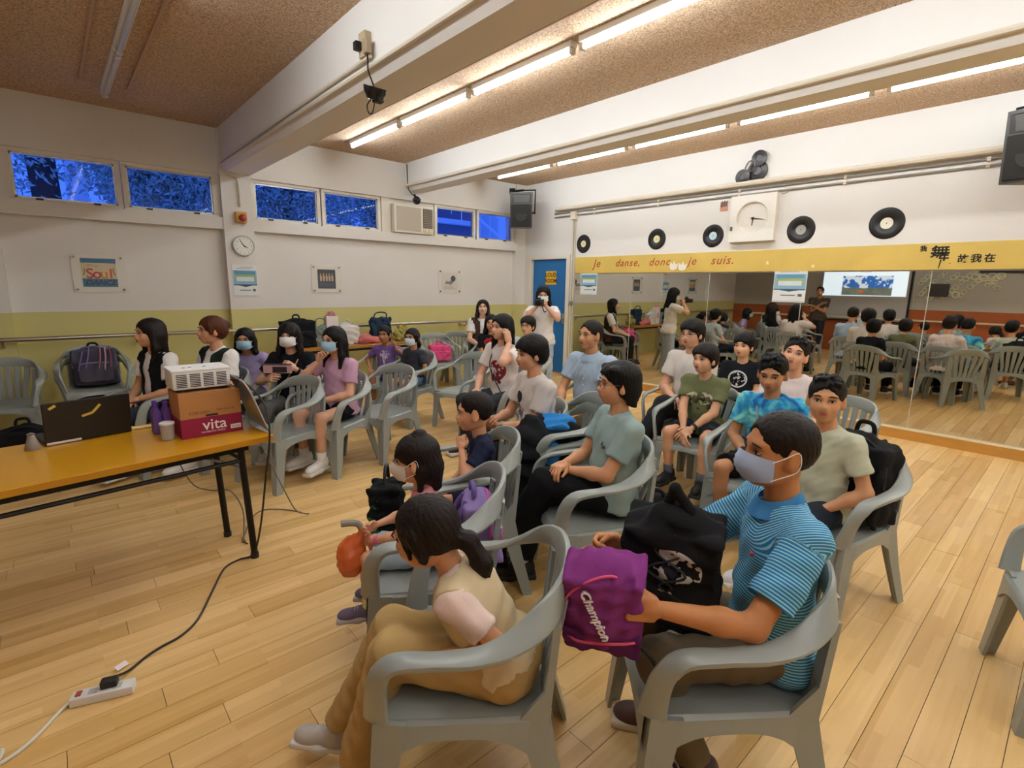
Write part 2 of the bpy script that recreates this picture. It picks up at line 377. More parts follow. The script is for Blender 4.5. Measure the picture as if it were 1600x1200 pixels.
# windows
M_glass = mat('window_glass', '#ffffff', rough=.0, trans=1, spec=.5); MATS['window_glass'].node_tree.nodes['Principled BSDF'].inputs['IOR'].default_value = 1.12
M_dark = mat('dark_metal', '#2a2826', rough=.45, metal=.6)
def window(i, x0, x1):
    f = MB(); y0, y1 = YW+.05, YW+.115; t = .045
    f.span((x0-t, y0, WZ0-.045), (x1+t, y1, WZ0), .006); f.span((x0-t, y0, WZ1), (x1+t, y1, WZ1+.045), .006)
    f.span((x0-t, y0, WZ0), (x0, y1, WZ1)); f.span((x1, y0, WZ0), (x1+t, y1, WZ1))
    o = tag(f.obj('window_%d' % i, M_frame), 'high blue dusk window number %d from the left' % i, None, None, 'structure')
    s = MB(); k = .018
    s.span((x0, y0+.015, WZ0), (x1, y1-.01, WZ0+k)); s.span((x0, y0+.015, WZ1-k), (x1, y1-.01, WZ1)); s.span((x0, y0+.015, WZ0), (x0+k, y1-.01, WZ1)); s.span((x1-k, y0+.015, WZ0), (x1, y1-.01, WZ1))
    s.obj('sash', mat('sash_aluminium', '#aeb2b8', rough=.35, metal=.6), o)
    MB().span((x0+k, y0+.03, WZ0+k), (x1-k, y0+.035, WZ1-k)).obj('pane', M_glass, o)
    for q in (.22, .78):
        MB().span((x0+(x1-x0)*q-.03, y0-.012, WZ0-.012), (x0+(x1-x0)*q+.03, y0+.012, WZ0+.006), .003).obj('latch', M_dark, o)
for i, (a, b) in enumerate(((-.14, .70), (.80, 1.65), (2.135, 2.94), (3.05, 3.86), (4.92, 5.67), (5.79, 6.56))): window(i+1, a, b)
# filler panel beside the air conditioner
tag(MB().span((3.904, YW+.08, 2.35), (4.876, YW+.2, 2.875), .004).span((3.92, YW+.045, 2.36), (4.07, YW+.1, 2.87), .006).obj('trim_5', M_frame), 'painted filler panels beside the air conditioner', None, None, 'structure')
# door
M_blue = mat('blue_door_paint', '#1668a8', rough=.45, var=.1, vscale=2)
dr = MB(); dr.span((XM-.02, 6.20, 0), (XM+.12, 6.285, 2.13)); dr.span((XM-.02, 7.155, 0), (XM+.12, 7.24, 2.13)); dr.span((XM-.02, 6.285, 2.06), (XM+.12, 7.155, 2.13))
door = tag(dr.obj('door_1', M_frame), 'blue door with cream frame at the end of the mirror wall', None, None, 'structure')
MB().span((XM+.03, 6.288, .01), (XM+.075, 7.152, 2.057), .004).obj('leaf', M_blue, door)
hd = MB(); hd.cyl((XM+.03, 6.36, 1.02), (XM-.03, 6.36, 1.02), .011); hd.tube([(XM-.03, 6.35, 1.02), (XM-.03, 6.48, 1.02)], .01); hd.span((XM+.022, 6.33, .92), (XM+.031, 6.39, 1.1), .002)
hd.obj('handle', mat('brushed_steel', '#b8b4aa', rough=.3, metal=1), door, smooth=True)
MB().span((XM-.002, 6.285, .0), (XM+.03, 7.155, .02)).obj('threshold', M_ply, door)
# mirrors
M_mir = mat('mirror_silver', '#d3d0c6', rough=.015, metal=1)
ys = [6.07, 4.89, 3.61, 2.41, 1.19, -.02, -1.25]
mn = ['mirror panel next to the blue door', 'second mirror panel from the blue door', 'third mirror panel from the blue door, behind the boys', 'fourth mirror panel from the blue door, showing the projection screen', 'fifth mirror panel from the blue door at the photo edge', 'mirror panel farthest from the blue door']
for i in range(6):
    t = thing('wall_mirror', mn[i], 'mirror', (XM-.012, (ys[i]+ys[i+1])/2, .118), group='dance mirrors')
    w_ = ys[i]-ys[i+1]
    MB().box((0, 0, .838), (.012, w_-.006, 1.67)).obj('glass', M_mir, t)
    MB().box((-.0005, w_/2, .838), (.016, .007, 1.67)).obj('joint_strip', mat('mirror_joint', '#cfc9b8', rough=.4, metal=.3), t)
# handrail along the window wall
M_steel = mat('worn_steel', '#b9b3a6', rough=.28, metal=.9)
hr = thing('ballet_barre', 'steel barre running along the yellow dado under the windows', 'handrail', (0, YW-.12, 0))
MB().cyl((XL+.1, 0, .965), (6.45, 0, .965), .024, n=14).obj('rail', M_steel, hr, smooth=True)
for x in (-1.5, -.4, .75, 2.9, 4.2, 5.4, 6.3):
    b = MB(); b.tube(bez([(x, .205, .90), (x, .06, .885), (x, 0, .94)], 5), .011, 8); b.cyl((x, .21, .90), (x, .195, .90), .035); b.obj('bracket', M_steel, hr, smooth=True)
hl = thing('ballet_barre', 'pale barre along the orange dado below the screen', 'handrail', (XL+.12, 0, 0))
MB().cyl((0, -1.5, .89), (0, 6.9, .89), .022, n=12).obj('rail', mat('pale_wood_rail', '#d9c9a8', rough=.4), hl, smooth=True)
for yy in (-1, .8, 2.4, 5.6, 6.7): MB().tube([(-.12, yy, .84), (-.02, yy, .84), (0, yy, .875)], .01).obj('bracket', M_steel, hl)
# lights
M_body = mat('batten_white', '#e9e6df', rough=.5); M_tube = mat('tube_lit', (.87, .945, 1, 1), emis=TUBE); M_off = mat('tube_unlit', '#c9c8c6', rough=.25)
M_cap = mat('tube_cap', '#cfc9bf', rough=.4, metal=.4)
def batten(x, y1, lit, label, group):
    t = thing('tube_light', label, 'ceiling light', (x, y1-.62, ZC), group=group)
    MB().span((-.035, -.62, -.045), (.035, .62, 0), .006).obj('body', M_body, t)
    MB().cyl((0, -.585, -.068), (0, .585, -.068), .019, n=14).obj('tube', M_tube if lit else M_off, t, smooth=True)
    for s in (-1, 1):
        MB().span((-.022, s*.585 if s > 0 else -.62, -.09), (.022, .62 if s > 0 else -.585, -.045), .004).obj('end_holder', M_cap, t)
ords = ['first', 'second', 'third', 'fourth', 'fifth', 'sixth', 'seventh', 'eighth']
for i in range(8): batten(3.18, 6.78-1.31*i, True, 'lit tube light in the row between the beams, %s from the windows' % ords[i], 'lit tubes of the middle row')  # tubes behind the camera are unseen, added as fill for the foreground
for i in range(8): batten(5.78, 6.91-1.345*i, True, 'lit tube light in the row near the mirrors, %s from the windows' % ords[i], 'lit tubes of the mirror row')  # this row also runs on unseen behind the camera as added fill
for i in range(8): batten(.63, 6.70-1.31*i, i > 1, '%s tube light over the laptop side, %s from the windows' % ('lit' if i > 1 else 'unlit', ords[i]), 'tubes over the laptop side')  # past the second, tubes are unseen and lit only as added fill
M_cond = mat('painted_conduit', '#d8cdb9', rough=.5)
M_tan = mat('tan_batten', '#b99671', rough=.6)
for x, lab in ((.44, 'thin tan strip on the ceiling left of the unlit tubes'), (.80, 'thin tan strip on the ceiling right of the unlit tubes'), (2.86, 'thin tan strip on the ceiling beside the middle lit row')):
    tag(MB().span((x-.011, YF, ZC-.02), (x+.011, 6.55, ZC), .004).obj('ceiling_conduit', M_tan), lab, 'conduit')
def pipe(name, pts, r, label, cat='pipe', m=M_cond): return tag(MB().tube(pts, r, 8).obj(name, m, smooth=True), label, cat)
pipe('conduit_pipe', [(XM-.045, YF, 2.90), (XM-.045, 6.55, 2.90)], .034, 'thick painted pipe along the mirror wall above the records')
M_gpipe = mat('grey_pipe', '#9c968c', rough=.4, metal=.5)
for z, lab in ((2.83, 'upper thin grey conduit along the mirror wall'), (2.77, 'lower thin grey conduit along the mirror wall')):
    t = thing('conduit_pipe', lab, 'pipe', (XM-.016, 0, z)); MB().cyl((0, YF, 0), (0, 6.6, 0), .012, n=8).obj('tube', M_gpipe, t, smooth=True)
    for yy in (.9, 2.1, 3.3, 4.5, 5.7): MB().box((.004, yy, 0), (.03, .03, .04), bev=.003).obj('clip', M_cond, t)
t = thing('conduit_riser', 'vertical painted conduit between the door and the mirrors', 'conduit', (XM-.02, 6.13, 0))
MB().cyl((0, .02, 0), (0, .02, 2.75), .016, n=8).obj('tube', M_cond, t, smooth=True); MB().cyl((0, -.025, 0), (0, -.025, 2.75), .011, n=8).obj('tube', M_cond, t, smooth=True)
MB().box((-.01, 0, 2.76), (.07, .12, .13), bev=.01).obj('junction_box', M_cond, t)
MB().box((-.012, 0, 1.3), (.025, .09, .06), bev=.004).obj('clip', M_gpipe, t)
# conduits on the beams
pipe('beam_conduit', bez([(1.725, 3.35, 3.02), (1.735, 4.3, 3.02), (1.735, 6.9, 3.0), (1.74, 7.30, 2.97), (1.80, 7.345, 2.88), (1.92, 7.345, 2.82), (1.93, 7.345, 2.5)], 6), .012, 'cream cable sagging along the near beam down to the alarm')
pipe('beam_conduit', [(1.738, YF, 2.965), (1.738, 7.3, 2.965)], .016, 'straight conduit along the bottom edge of the near beam')
pipe('beam_conduit', [(4.315, YF, 3.07), (4.315, 7.36, 3.07)], .022, 'conduit along the side of the far beam')
pipe('beam_conduit', bez([(4.32, 7.33, 3.38), (4.33, 7.34, 3.1), (4.36, 7.34, 3.0), (4.42, 7.32, 2.93)], 5), .007, 'dark cable dropping from the far beam to the dome camera', 'cable', M_dark)
# outside
M_trunk = mat('bark', '#4a4038', rough=.9, var=.3, bump=.4, bscale=20); M_leaf = mat('dusk_leaves', '#c3cfc0', rough=.7, var=.6, vscale=5)
M_ext = mat('pale_render_wall', '#f3f3f3', rough=.8, var=.05)
def leafy(name, label, c, R, n, trunk):
    t = thing(name, label, 'tree', (c[0], c[1], 0), group='trees outside the windows')
    MB().tube(bez([(0, 0, -1), (trunk*.3, 0, 1.5), (-trunk*.2, .1, c[2]+R[2]*.8)], 5), trunk, 10).obj('trunk', M_trunk, t, smooth=True)
    b = MB()
    for _ in range(n):
        d = Vector((random.gauss(0, 1), random.gauss(0, 1), random.gauss(0, 1))).normalized()*random.random()**.5
        q = Vector((d.x*R[0], d.y*R[1], c[2]+d.z*R[2])); a = Vector((random.gauss(0, 1), random.gauss(0, 1), random.gauss(0, 1))).normalized(); e = a.orthogonal().normalized()
        l = random.uniform(.03, .07); b.add([q-a*l, q+e*l*.4, q+a*l, q-e*l*.4], [(0, 1, 2, 3)])
    o = b.obj('foliage', M_leaf, t); o['kind'] = 'stuff'; return t
leafy('tree', 'dark trunked tree outside the leftmost window', (.12, 10.2, 3.6), (1.3, .5, 1.0), 2500, .17)
leafy('tree', 'bushy tree outside the second window', (1.75, 10.6, 3.5), (1.2, .8, 1.2), 15000, .1)
leafy('tree', 'bushy tree outside the third window', (3.6, 10.6, 3.4), (1.5, .8, 1.2), 16000, .1)
leafy('tree', 'bushy tree outside the fourth window', (5.6, 10.9, 3.4), (1.0, .7, 1.2), 7000, .09)
t = thing('outside_building', 'pale building with columns beyond the leftmost window', 'building', (.9, 12.5, 0))
for x in (-.3, .28, .75): MB().span((x-.15, -.1, 0), (x+.15, .3, 7)).obj('column', M_ext, t)
MB().span((-3, .6, 0), (2.6, .8, 2.9)).obj('wall', M_ext, t)
t = thing('outside_building', 'pale block with a staircase beyond the rightmost windows', 'building', (8.6, 11.6, 0))
MB().span((-1.4, .3, 0), (-.75, .7, 7)).obj('pier', M_ext, t); MB().span((.62, -.6, 0), (1.9, .2, 7)).obj('wall', M_ext, t); MB().span((-.7, .5, 0), (.6, .6, 7)).obj('recess_wall', mat('blue_grey_wall', '#6f7a8c', rough=.8), t)
for z in (3.2, 3.75, 4.3): MB().span((-.7, .3, z), (.62, .5, z+.12)).obj('slab', M_ext, t)
for k in (0, .45): MB().tube([(-1.9, -.9, 4.45+k-.3), (.75, -.9, 2.95+k-.3)], .035).obj('stair_rail', M_ext, t)
for i in range(9): MB().cyl((-1.7+.3*i, -.9, 3.6-.165*i), (-1.7+.3*i, -.9, 4.5-.17*i), .012, n=6).obj('baluster', M_ext, t)
# ================================================================== CHAIRS (moulded plastic armchairs)
M_chair = mat('grey_plastic', '#979d98', rough=.3, spec=.5, var=.05, vscale=3)
def sweep(pts, wd, ws, ts, n=12):
    v = []; f = []; m = len(pts)
    for i, p in enumerate(pts):
        t = (pts[min(i+1, m-1)]-pts[max(i-1, 0)]).normalized(); w_ = (wd[i]-t*wd[i].dot(t)).normalized(); u_ = t.cross(w_)
        for k in range(n):
            a = 2*PI*k/n; c, s = math.cos(a), math.sin(a)
            c = math.copysign(abs(c)**.6, c); s = math.copysign(abs(s)**.8, s); v.append(p+w_*c*ws[i]/2+u_*s*ts[i]/2)
    for i in range(m-1):
        for k in range(n): f.append((i*n+k, i*n+(k+1) % n, (i+1)*n+(k+1) % n, (i+1)*n+k))
    f += [tuple(range(n-1, -1, -1)), tuple((m-1)*n+k for k in range(n))]
    return v, f
def build_chair():
    t = thing('plastic_armchair', 'x', 'chair')
    H = [((.235, .245, .41), .085, (0.8, -.35, 0)), ((.228, .262, .50), .07, (.9, -.3, 0)), ((.212, .280, .575), .062, (.8, -.4, .3)), ((.165, .290, .625), .06, (.25, -.95, .2)), ((.06, .294, .64), .06, (0, -1, .05)),
         ((-.06, .288, .655), .064, (0, -1, .25)), ((-.16, .262, .695), .07, (.1, -.75, .7)), ((-.235, .205, .742), .08, (.1, -.35, .95)), ((-.272, .11, .768), .088, (-.1, -.1, 1)), ((-.283, 0, .776), .09, (-.12, 0, 1))]
    P = [Vector(h[0]) for h in H]; W = [h[1] for h in H]; D = [Vector(h[2]) for h in H]
    P2 = P+[Vector((p.x, -p.y, p.z)) for p in P[-2::-1]]; W2 = W+W[-2::-1]; D2 = D+[Vector((-d.x, -d.y, -d.z)) if i < 5 and False else Vector((d.x, -d.y, d.z)) for i, d in list(enumerate(D))[-2::-1]]
    pts = bez(P2, 4); n = len(pts); wd = []; ws = []
    for i in range(n):
        u = i/4; a = min(int(u), len(P2)-2); q = u-a; wd.append(D2[a].lerp(D2[a+1], q)); ws.append(W2[a]+(W2[a+1]-W2[a])*q)
    v, f = sweep(pts, wd, ws, [.026]*n)
    MB().add(v, f).obj('arm_and_back_rail', M_chair, t, smooth=True)
    # seat
    s = MB(); nx, ny = 9, 9; V = []; 
    def sp(u, q): x = -.225+.465*u; hw = .205+.047*u**.8; return x, (2*q-1)*hw
    for i in range(nx):
        for j in range(ny):
            u, q = i/(nx-1), j/(ny-1); x, y = sp(u, q); z = .418-.016*math.sin(PI*min(1, u*1.1))*math.sin(PI*q)-.012*max(0, (u-.85)/.15)**2; V.append((x, y, z))
    Fq = [(i*ny+j, (i+1)*ny+j, (i+1)*ny+j+1, i*ny+j+1) for i in range(nx-1) for j in range(ny-1)]
    s.add(V, Fq); s.add([(a, b, c-.012) for a, b, c in V], [tuple(reversed(q)) for q in Fq])
    seat = s.obj('seat', M_chair, t, smooth=True)
    def apron(pa, pb, d0, d1, out):
        a = MB(); k = 12; vv = []
        for i in range(k+1):
            u = i/k; p = Vector(pa).lerp(Vector(pb), u); dp = d0+(d1-d0)*abs(2*u-1)**3; o = Vector(out)
            vv += [p+Vector((0, 0, .0)), p+o*.014+Vector((0, 0, -.012)), p+o*.02+Vector((0, 0, -dp)), p+o*.008+Vector((0, 0, -dp)), p-o*.006+Vector((0, 0, -.014))]
        ff = [(i*5+j, (i+1)*5+j, (i+1)*5+(j+1) % 5, i*5+(j+1) % 5) for i in range(k) for j in range(5)]
        a.add(vv, ff); a.obj('apron', M_chair, t, smooth=True)
    for sg in (1, -1): apron((.225, sg*.25, .416), (-.215, sg*.205, .418), .055, .15, (0, sg, 0))
    apron((.238, -.235, .404), (.238, .235, .404), .04, .12, (1, 0, 0)); apron((-.225, -.19, .418), (-.225, .19, .418), .05, .12, (-1, 0, 0))
    # legs: tapering angle sections
    for fx in (1, -1):
        for sg in (1, -1):
            st = [((.272, .275, 0), .055), ((.255, .27, .2), .07), ((.24, .266, .415), .09)] if fx > 0 else [((.325, .262, 0), .05), ((.272, .236, .22), .066), ((.236, .222, .40), .088), ((.245, .222, .5), .06), ((.262, .22, .70), .045)]
            vv = []; th = .014
            for (x, y, z), w_ in st:
                pf = [(0, 0), (-w_, 0), (-w_, -th), (-th*1.5, -th*1.5), (-th, -w_), (0, -w_)]
                if fx < 0 and z > .45: pf = [(0, 0), (-.02, 0), (-.02, -.012), (-.016, -.016), (-.012, -w_), (0, -w_)]
                vv += [(fx*(x+a), sg*(y+b), z) for a, b in pf]
            ff = [(i*6+j, i*6+(j+1) % 6, (i+1)*6+(j+1) % 6, (i+1)*6+j) for i in range(len(st)-1) for j in range(6)]+[tuple(range(6)), tuple(range(len(st)*6-6, len(st)*6))]
            MB().add(vv, ff).obj('leg', M_chair, t)
    # back slats
    for k in range(5):
        yt = (k-2)*.073; yb = yt*.72; pp = bez([(-.222, yb, .415), (-.234, yb*1.02, .50), (-.262, yt*.93, .64), (-.276, yt, .745)], 4)
        v, f = sweep(pp, [Vector((0, 1, 0))]*len(pp), [.036+.016*i/(len(pp)-1) for i in range(len(pp))], [.014]*len(pp), 8)
        MB().add(v, f).obj('slat', M_chair, t, smooth=True)
    return t
CHAIR = build_chair(); chair_used = [False]
def put_chair(x, y, deg, label, z=0, tilt=0):
    if not chair_used[0]: o = CHAIR; chair_used[0] = True
    else: o = copy_tree(CHAIR)
    o.location = (x, y, z); o.rotation_euler = (0, tilt, math.radians(deg)); o['label'] = label; o['group'] = 'grey plastic armchairs'
    return o
def to_screen(x, y): return math.degrees(math.atan2(4.1-y, -2.09-x))
# ================================================================== PEOPLE
SKIN = {}
def skin(tone):
    if tone not in SKIN: SKIN[tone] = mat('skin_'+tone.strip('#'), tuple(min(1, c*k) for c, k in zip(lin(tone)[:3], (1.12, 1.16, 1.2)))+(1,), rough=.5, var=.1, vscale=14, spec=.35, sss=.04)
    return SKIN[tone]
def hair_mat(name, col):
    return mat('hair_'+name, col, rough=.5, var=.3, vscale=30, bump=.35, bscale=45, stretch=(6, 6, 1), spec=.22)
def rotm(yaw, pitch, roll=0): return Matrix.Rotation(yaw, 3, 'Z') @ Matrix.Rotation(-pitch, 3, 'Y') @ Matrix.Rotation(roll, 3, 'X')
def head_np(child):
    c = 1 if child else 0
    pr = [('e', (-.012, 0, .03), None, (.094, .077+.002*c, .083)), ('e', (.022, 0, -.03), None, (.066, .063, .084)), ('e', (.03, 0, -.072), None, (.046, .047, .036)),
          ('e', (.064, 0, -.092), None, (.018, .02, .016)), ('e', (.054, .036, -.034), None, (.028, .024, .03)), ('e', (.054, -.036, -.034), None, (.028, .024, .03)),
          ('e', (.07, 0, .022), None, (.02, .05, .014)), ('e', (-.02, 0, -.06), None, (.05, .05, .05)),
          ('c', (.086, 0, .006), (.101-.004*c, 0, -.03), .007, .0125, .012), ('e', (.093, .012, -.034), None, (.011, .008, .008), .01, .008), ('e', (.093, -.012, -.034), None, (.011, .008, .008), .01, .008),
          ('e', (.084, 0, -.056), None, (.012, .021, .0065), .01, .008), ('e', (.082, 0, -.068), None, (.012, .018, .0075), .01, .008)]
    for s in (1, -1): pr += [('e', (-.008, s*.08, -.01), rotm(s*.35, 0), (.020, .007, .029), .01, .008), ('e', (.0, s*.078, -.032), None, (.01, .008, .012), .01, .008)]
    sb = [(('e', (.096, s*.032, .0), None, (.018, .02, .012)), .012) for s in (1, -1)]+[(('e', (.097, 0, -.062), None, (.006, .02, .0016)), .003)]
    return sdf(pr, .0055, k=.022, subs=sb)
HEADS = [head_np(False), head_np(True)]
def hand_np(curl, spread=.0, thumb=0):
    pr = [('b', (.046, 0, 0), None, (.045, .038, .014), .012), ('c', (-.03, 0, 0), (.02, 0, 0), .022, .024, .015), ('e', (.03, -.022, -.008), None, (.03, .018, .015))]
    for i, (yy, fl) in enumerate(((-.029, .95), (-.0097, 1.06), (.0097, 1.0), (.0285, .8))):
        p = Vector((.085-.004*abs(i-1), yy, .002)); a = 0; sp_ = (i-1.4)*spread; r = .0092-.0006*i
        for j, l in enumerate((.04, .026, .021)):
            a += math.radians(curl*(1.0, 1.15, .7)[j])*(1+.12*(i-1)); q = p+Vector((math.cos(a)*math.cos(sp_), math.sin(sp_)*math.cos(a), -math.sin(a)))*l*fl
            pr.append(('c', tuple(p), tuple(q), r-.0006*j, r-.0006*(j+1), .004)); p = q
    c = thumb; pr += [('c', (.022, -.03, -.006), (.05, -.054+.01*c, -.014-.01*c), .0125, .0105, .008), ('c', (.05, -.054+.01*c, -.014-.01*c), (.08, -.06+.022*c, -.02-.022*c), .0105, .0085, .004)]
    return sdf(pr, .0042, k=.005)
HANDS = {'relax': hand_np(22, .05), 'grip': hand_np(62, .02, 1), 'flat': hand_np(7, .06), 'half': hand_np(42, .03, 1)}
def shoe_np():
    up = [('e', (.13, 0, .025), None, (.075, .046, .042)), ('e', (.03, 0, .035), None, (.085, .04, .05)), ('e', (-.03, 0, .045), None, (.045, .037, .055)), ('c', (-.012, 0, .05), (-.018, 0, .095), .043, .04)]
    so = [('b', (.13, 0, -.004), None, (.08, .049, .016), .014), ('b', (.0, 0, -.004), None, (.085, .042, .016), .014)]
    return sdf(up, .008, k=.03, cuts=[((0, 0, .004), (0, 0, -1)), ((0, 0, .1), (0, 0, 1))]), sdf(so, .008, k=.03)
SHOE = [np_mesh('shoe', *x) for x in shoe_np()]
lc = MB()
for i in range(4): lc.tube([(.07+.018*i, -.024, .074-.008*i), (.07+.018*i, 0, .083-.009*i), (.07+.018*i, .024, .074-.008*i)], .0035, 5)
LACE = lc.mesh('lace')
EYE = MB().sphere((0, 0, 0), (.008, .0140, .0062), 14).mesh('eye', True); EYE.materials.append(mat('eye_white', '#e8e2da', rough=.2))
IRIS = MB().sphere((.0052, 0, 0), (.0036, .0066, .0058), 12).mesh('iris', True); IRIS.materials.append(mat('iris_dark', '#1c120c', rough=.1))
LID = MB().tube([(.002, -.017, -.002), (.008, -.008, .0062), (.0088, .004, .0072), (.0015, .017, .0005)], [.0015, .0023, .0023, .0012], 6).mesh('eyelid', True); LID.materials.append(mat('lash_dark', '#2a1a12', rough=.6))
BROW = MB().tube([(0, -.022, -.002), (.005, -.006, .003), (.003, .012, .002), (-.008, .024, -.004)], [.0018, .0038, .0032, .0012], 7).mesh('eyebrow', True); BROW.materials.append(mat('brow_dark', '#241812', rough=.8))
LIPS = MB().sphere((.0965, 0, -.0568), (.0085, .021, .0048), 12).sphere((.0945, 0, -.0665), (.0085, .018, .0055), 12).mesh('lips', True); LIPS.materials.append(mat('lip_rose', '#a0504a', rough=.45))
def mask_mesh():
    b = MB(); nu, nv = 17, 13; v = []
    for th in (0, .0025):
        for i in range(nu):
            for j in range(nv):
                u, q = -1+2*i/(nu-1), -1+2*j/(nv-1); xc = .113+.014*(1-q*q)-.016*max(0, -q)+(.003 if j in (3, 5, 7, 9) else 0)
                x = .046+(xc-.046)*max(0, 1-abs(u)**2.1)**.75-th; v.append((x, .071*u, -.047+.047*q*(1-.28*u*u)))
    o = nu*nv; f = [(i*nv+j, (i+1)*nv+j, (i+1)*nv+j+1, i*nv+j+1) for i in range(nu-1) for j in range(nv-1)]
    return b.add(v, f+[tuple(o+k for k in reversed(q)) for q in f]).mesh('mask', True)
MASK = mask_mesh()
LOOP = []
for s in (1, -1):
    LOOP.append(MB().tube(bez([(.05, s*.07, -.02), (.02, s*.083, -.001), (-.012, s*.09, .018), (-.022, s*.09, -.012), (-.012, s*.09, -.04), (.02, s*.083, -.058), (.05, s*.07, -.076)], 3), .0016, 5).mesh('ear_loop'))
gl = MB()
for s in (1, -1):
    gl.tube([(.104-.012*abs(math.cos(a)*.024+.033)/.05, s*(.033+.024*math.cos(a)), -.003+.019*math.sin(a)) for a in [2*PI*k/16 for k in range(16)]], .0016, 6, closed=True)
    gl.tube([(.091, s*.058, .003), (.03, s*.082, .004), (-.01, s*.087, .0)], .0016, 6)
gl.tube([(.102, -.009, .0), (.106, 0, .003), (.102, .009, .0)], .0016, 6)
GLASSES = gl.mesh('glasses', True)
_hair = {}
def hair_np(style, length=.28):
    key = (style, length)
    if key in _hair: return _hair[key]
    cap = [('e', (-.018, 0, .034), None, (.104, .088, .09)), ('e', (-.03, 0, -.005), None, (.088, .086, .085))]; subs = []; cuts = []
    face = lambda top, wid, zc=-.05: (('e', (.105, 0, zc), None, (.075, wid, top-zc)), .01)
    if style == 'short':
        cap = [('e', (-.014, 0, .038), None, (.105, .089, .088)), ('e', (-.03, 0, .0), None, (.084, .084, .078))]
        cap += [('e', (.045+.012*(i % 2), .045-.022*i, .098-.004*abs(i-2)), rotm(0, .5), (.04, .014, .018), .01, .012) for i in range(5)]
        subs = [face(.066, .072), (('e', (.04, 0, -.06), None, (.09, .12, .06)), .01)]; cuts = [((-.06, 0, -.07), (.35, 0, -1))]
    elif style == 'spiky':
        cap = [('e', (-.014, 0, .040), None, (.102, .086, .088)), ('e', (-.03, 0, .0), None, (.082, .081, .072))]
        for i in range(34):
            a = random.uniform(-2.4, 2.4); e = random.uniform(.5, 1.4); d = Vector((math.cos(a)*math.cos(e), math.sin(a)*math.cos(e), math.sin(e)))
            q = Vector((-.01, 0, .04))+Vector((d.x*.095, d.y*.078, d.z*.08)); cap.append(('c', tuple(q), tuple(q+d*.010+Vector((.016, 0, .003))), .013, .006, .012))
        subs = [face(.07, .072), (('e', (.045, 0, -.055), None, (.095, .12, .06)), .01)]; cuts = [((-.06, 0, -.065), (.35, 0, -1))]
    elif style == 'crop':
        cap = [('e', (-.014, 0, .036), None, (.1, .083, .085)), ('e', (-.03, 0, .005), None, (.08, .08, .07))]
        subs = [face(.078, .07), (('e', (.05, 0, -.05), None, (.1, .12, .06)), .01)]; cuts = [((-.06, 0, -.055), (.35, 0, -1))]
    elif style == 'mop':       # fuller, over the ears
        cap = [('e', (-.014, 0, .04), None, (.112, .097, .092)), ('e', (-.035, 0, -.01), None, (.09, .093, .09))]
        cap += [('e', (.06, .055-.022*i, .062+.006*(i % 2)), rotm(0, -.7), (.035, .015, .014), .01, .012) for i in range(6)]
        subs = [face(.046, .076), (('e', (.072, 0, -.06), None, (.062, .13, .085)), .012), (('e', (.045, 0, -.10), None, (.085, .13, .07)), .015)]; cuts = [((-.06, 0, -.085), (.3, 0, -1))]
    elif style == 'bob':
        cap = [('e', (-.014, 0, .036), None, (.107, .094, .09)), ('e', (-.034, 0, -.025), None, (.09, .093, .1)), ('e', (.03, .06, .07), rotm(.4, .3), (.05, .03, .03)), ('e', (.03, -.06, .07), rotm(-.4, .3), (.05, .03, .03)), ('c', (-.06, .05, -.07), (-.07, .06, -.12), .03, .015), ('c', (-.06, -.05, -.07), (-.07, -.06, -.12), .03, .015), ('e', (.055, 0, .075), rotm(0, -.6), (.045, .06, .02))]
        subs = [face(.056, .074, -.05), (('e', (.075, 0, -.07), None, (.07, .13, .095)), .015), (('e', (.03, 0, -.11), None, (.07, .13, .06)), .015)]; cuts = [((0, 0, -.105), (.15, 0, -1))]
    elif style in ('long', 'bangs'):
        L_ = length; cap = [('e', (-.016, 0, .036), None, (.108, .094, .09)), ('e', (-.035, 0, -.02), None, (.088, .094, .1))]
        for s in (1, -1): cap += [('c', (.0, s*.075, .02), (.005, s*.093, -.13), .024, .026, .025), ('c', (.005, s*.093, -.13), (.03, s*.095, -L_*.9), .028, .014, .025), ('c', (-.045, s*.055, -.03), (-.08, s*.07, -L_), .05, .026, .03)]
        cap += [('c', (-.07, 0, -.03), (-.1, 0, -L_), .05, .03, .03)]
        if style == 'bangs': cap += [('e', (.06, .06-.024*i, .045), rotm(0, -.95), (.04, .017, .013), .01, .012) for i in range(6)]
        subs = [face(.03 if style == 'bangs' else .062, .064, -.06), (('e', (.11, 0, -.16), None, (.08, .075, .12)), .02), (('c', (.03, 0, -.1), (.03, 0, -.5), .058, .07), .02)]
    elif style in ('ponytail', 'lowtail'):
        cap = [('e', (-.016, 0, .034), None, (.103, .086, .088)), ('e', (-.035, 0, -.005), None, (.083, .083, .078))]
        z0 = .03 if style == 'ponytail' else -.045
        cap += [('c', (-.1, 0, z0), (-.135, 0, z0-.015), .03, .027, .02), ('c', (-.135, 0, z0-.015), (-.155, 0, z0-length*.5), .028, .032, .02), ('c', (-.155, 0, z0-length*.5), (-.14, 0, z0-length), .032, .01, .02)]
        cap += [('c', (.045, s*.068, .03), (.04, s*.074, -.05), .013, .007, .015) for s in (1, -1)]
        if style == 'lowtail': cap += [('c', (.01, s*.075, .02), (-.005, s*.08, -.06), .026, .016, .02) for s in (1, -1)]
        subs = [face(.055, .068), (('e', (.045, 0, -.07), None, (.095, .068, .07)), .01)]; cuts = [((-.06, 0, -.065), (.5, 0, -1))] if style == 'ponytail' else []
    elif style == 'bun':
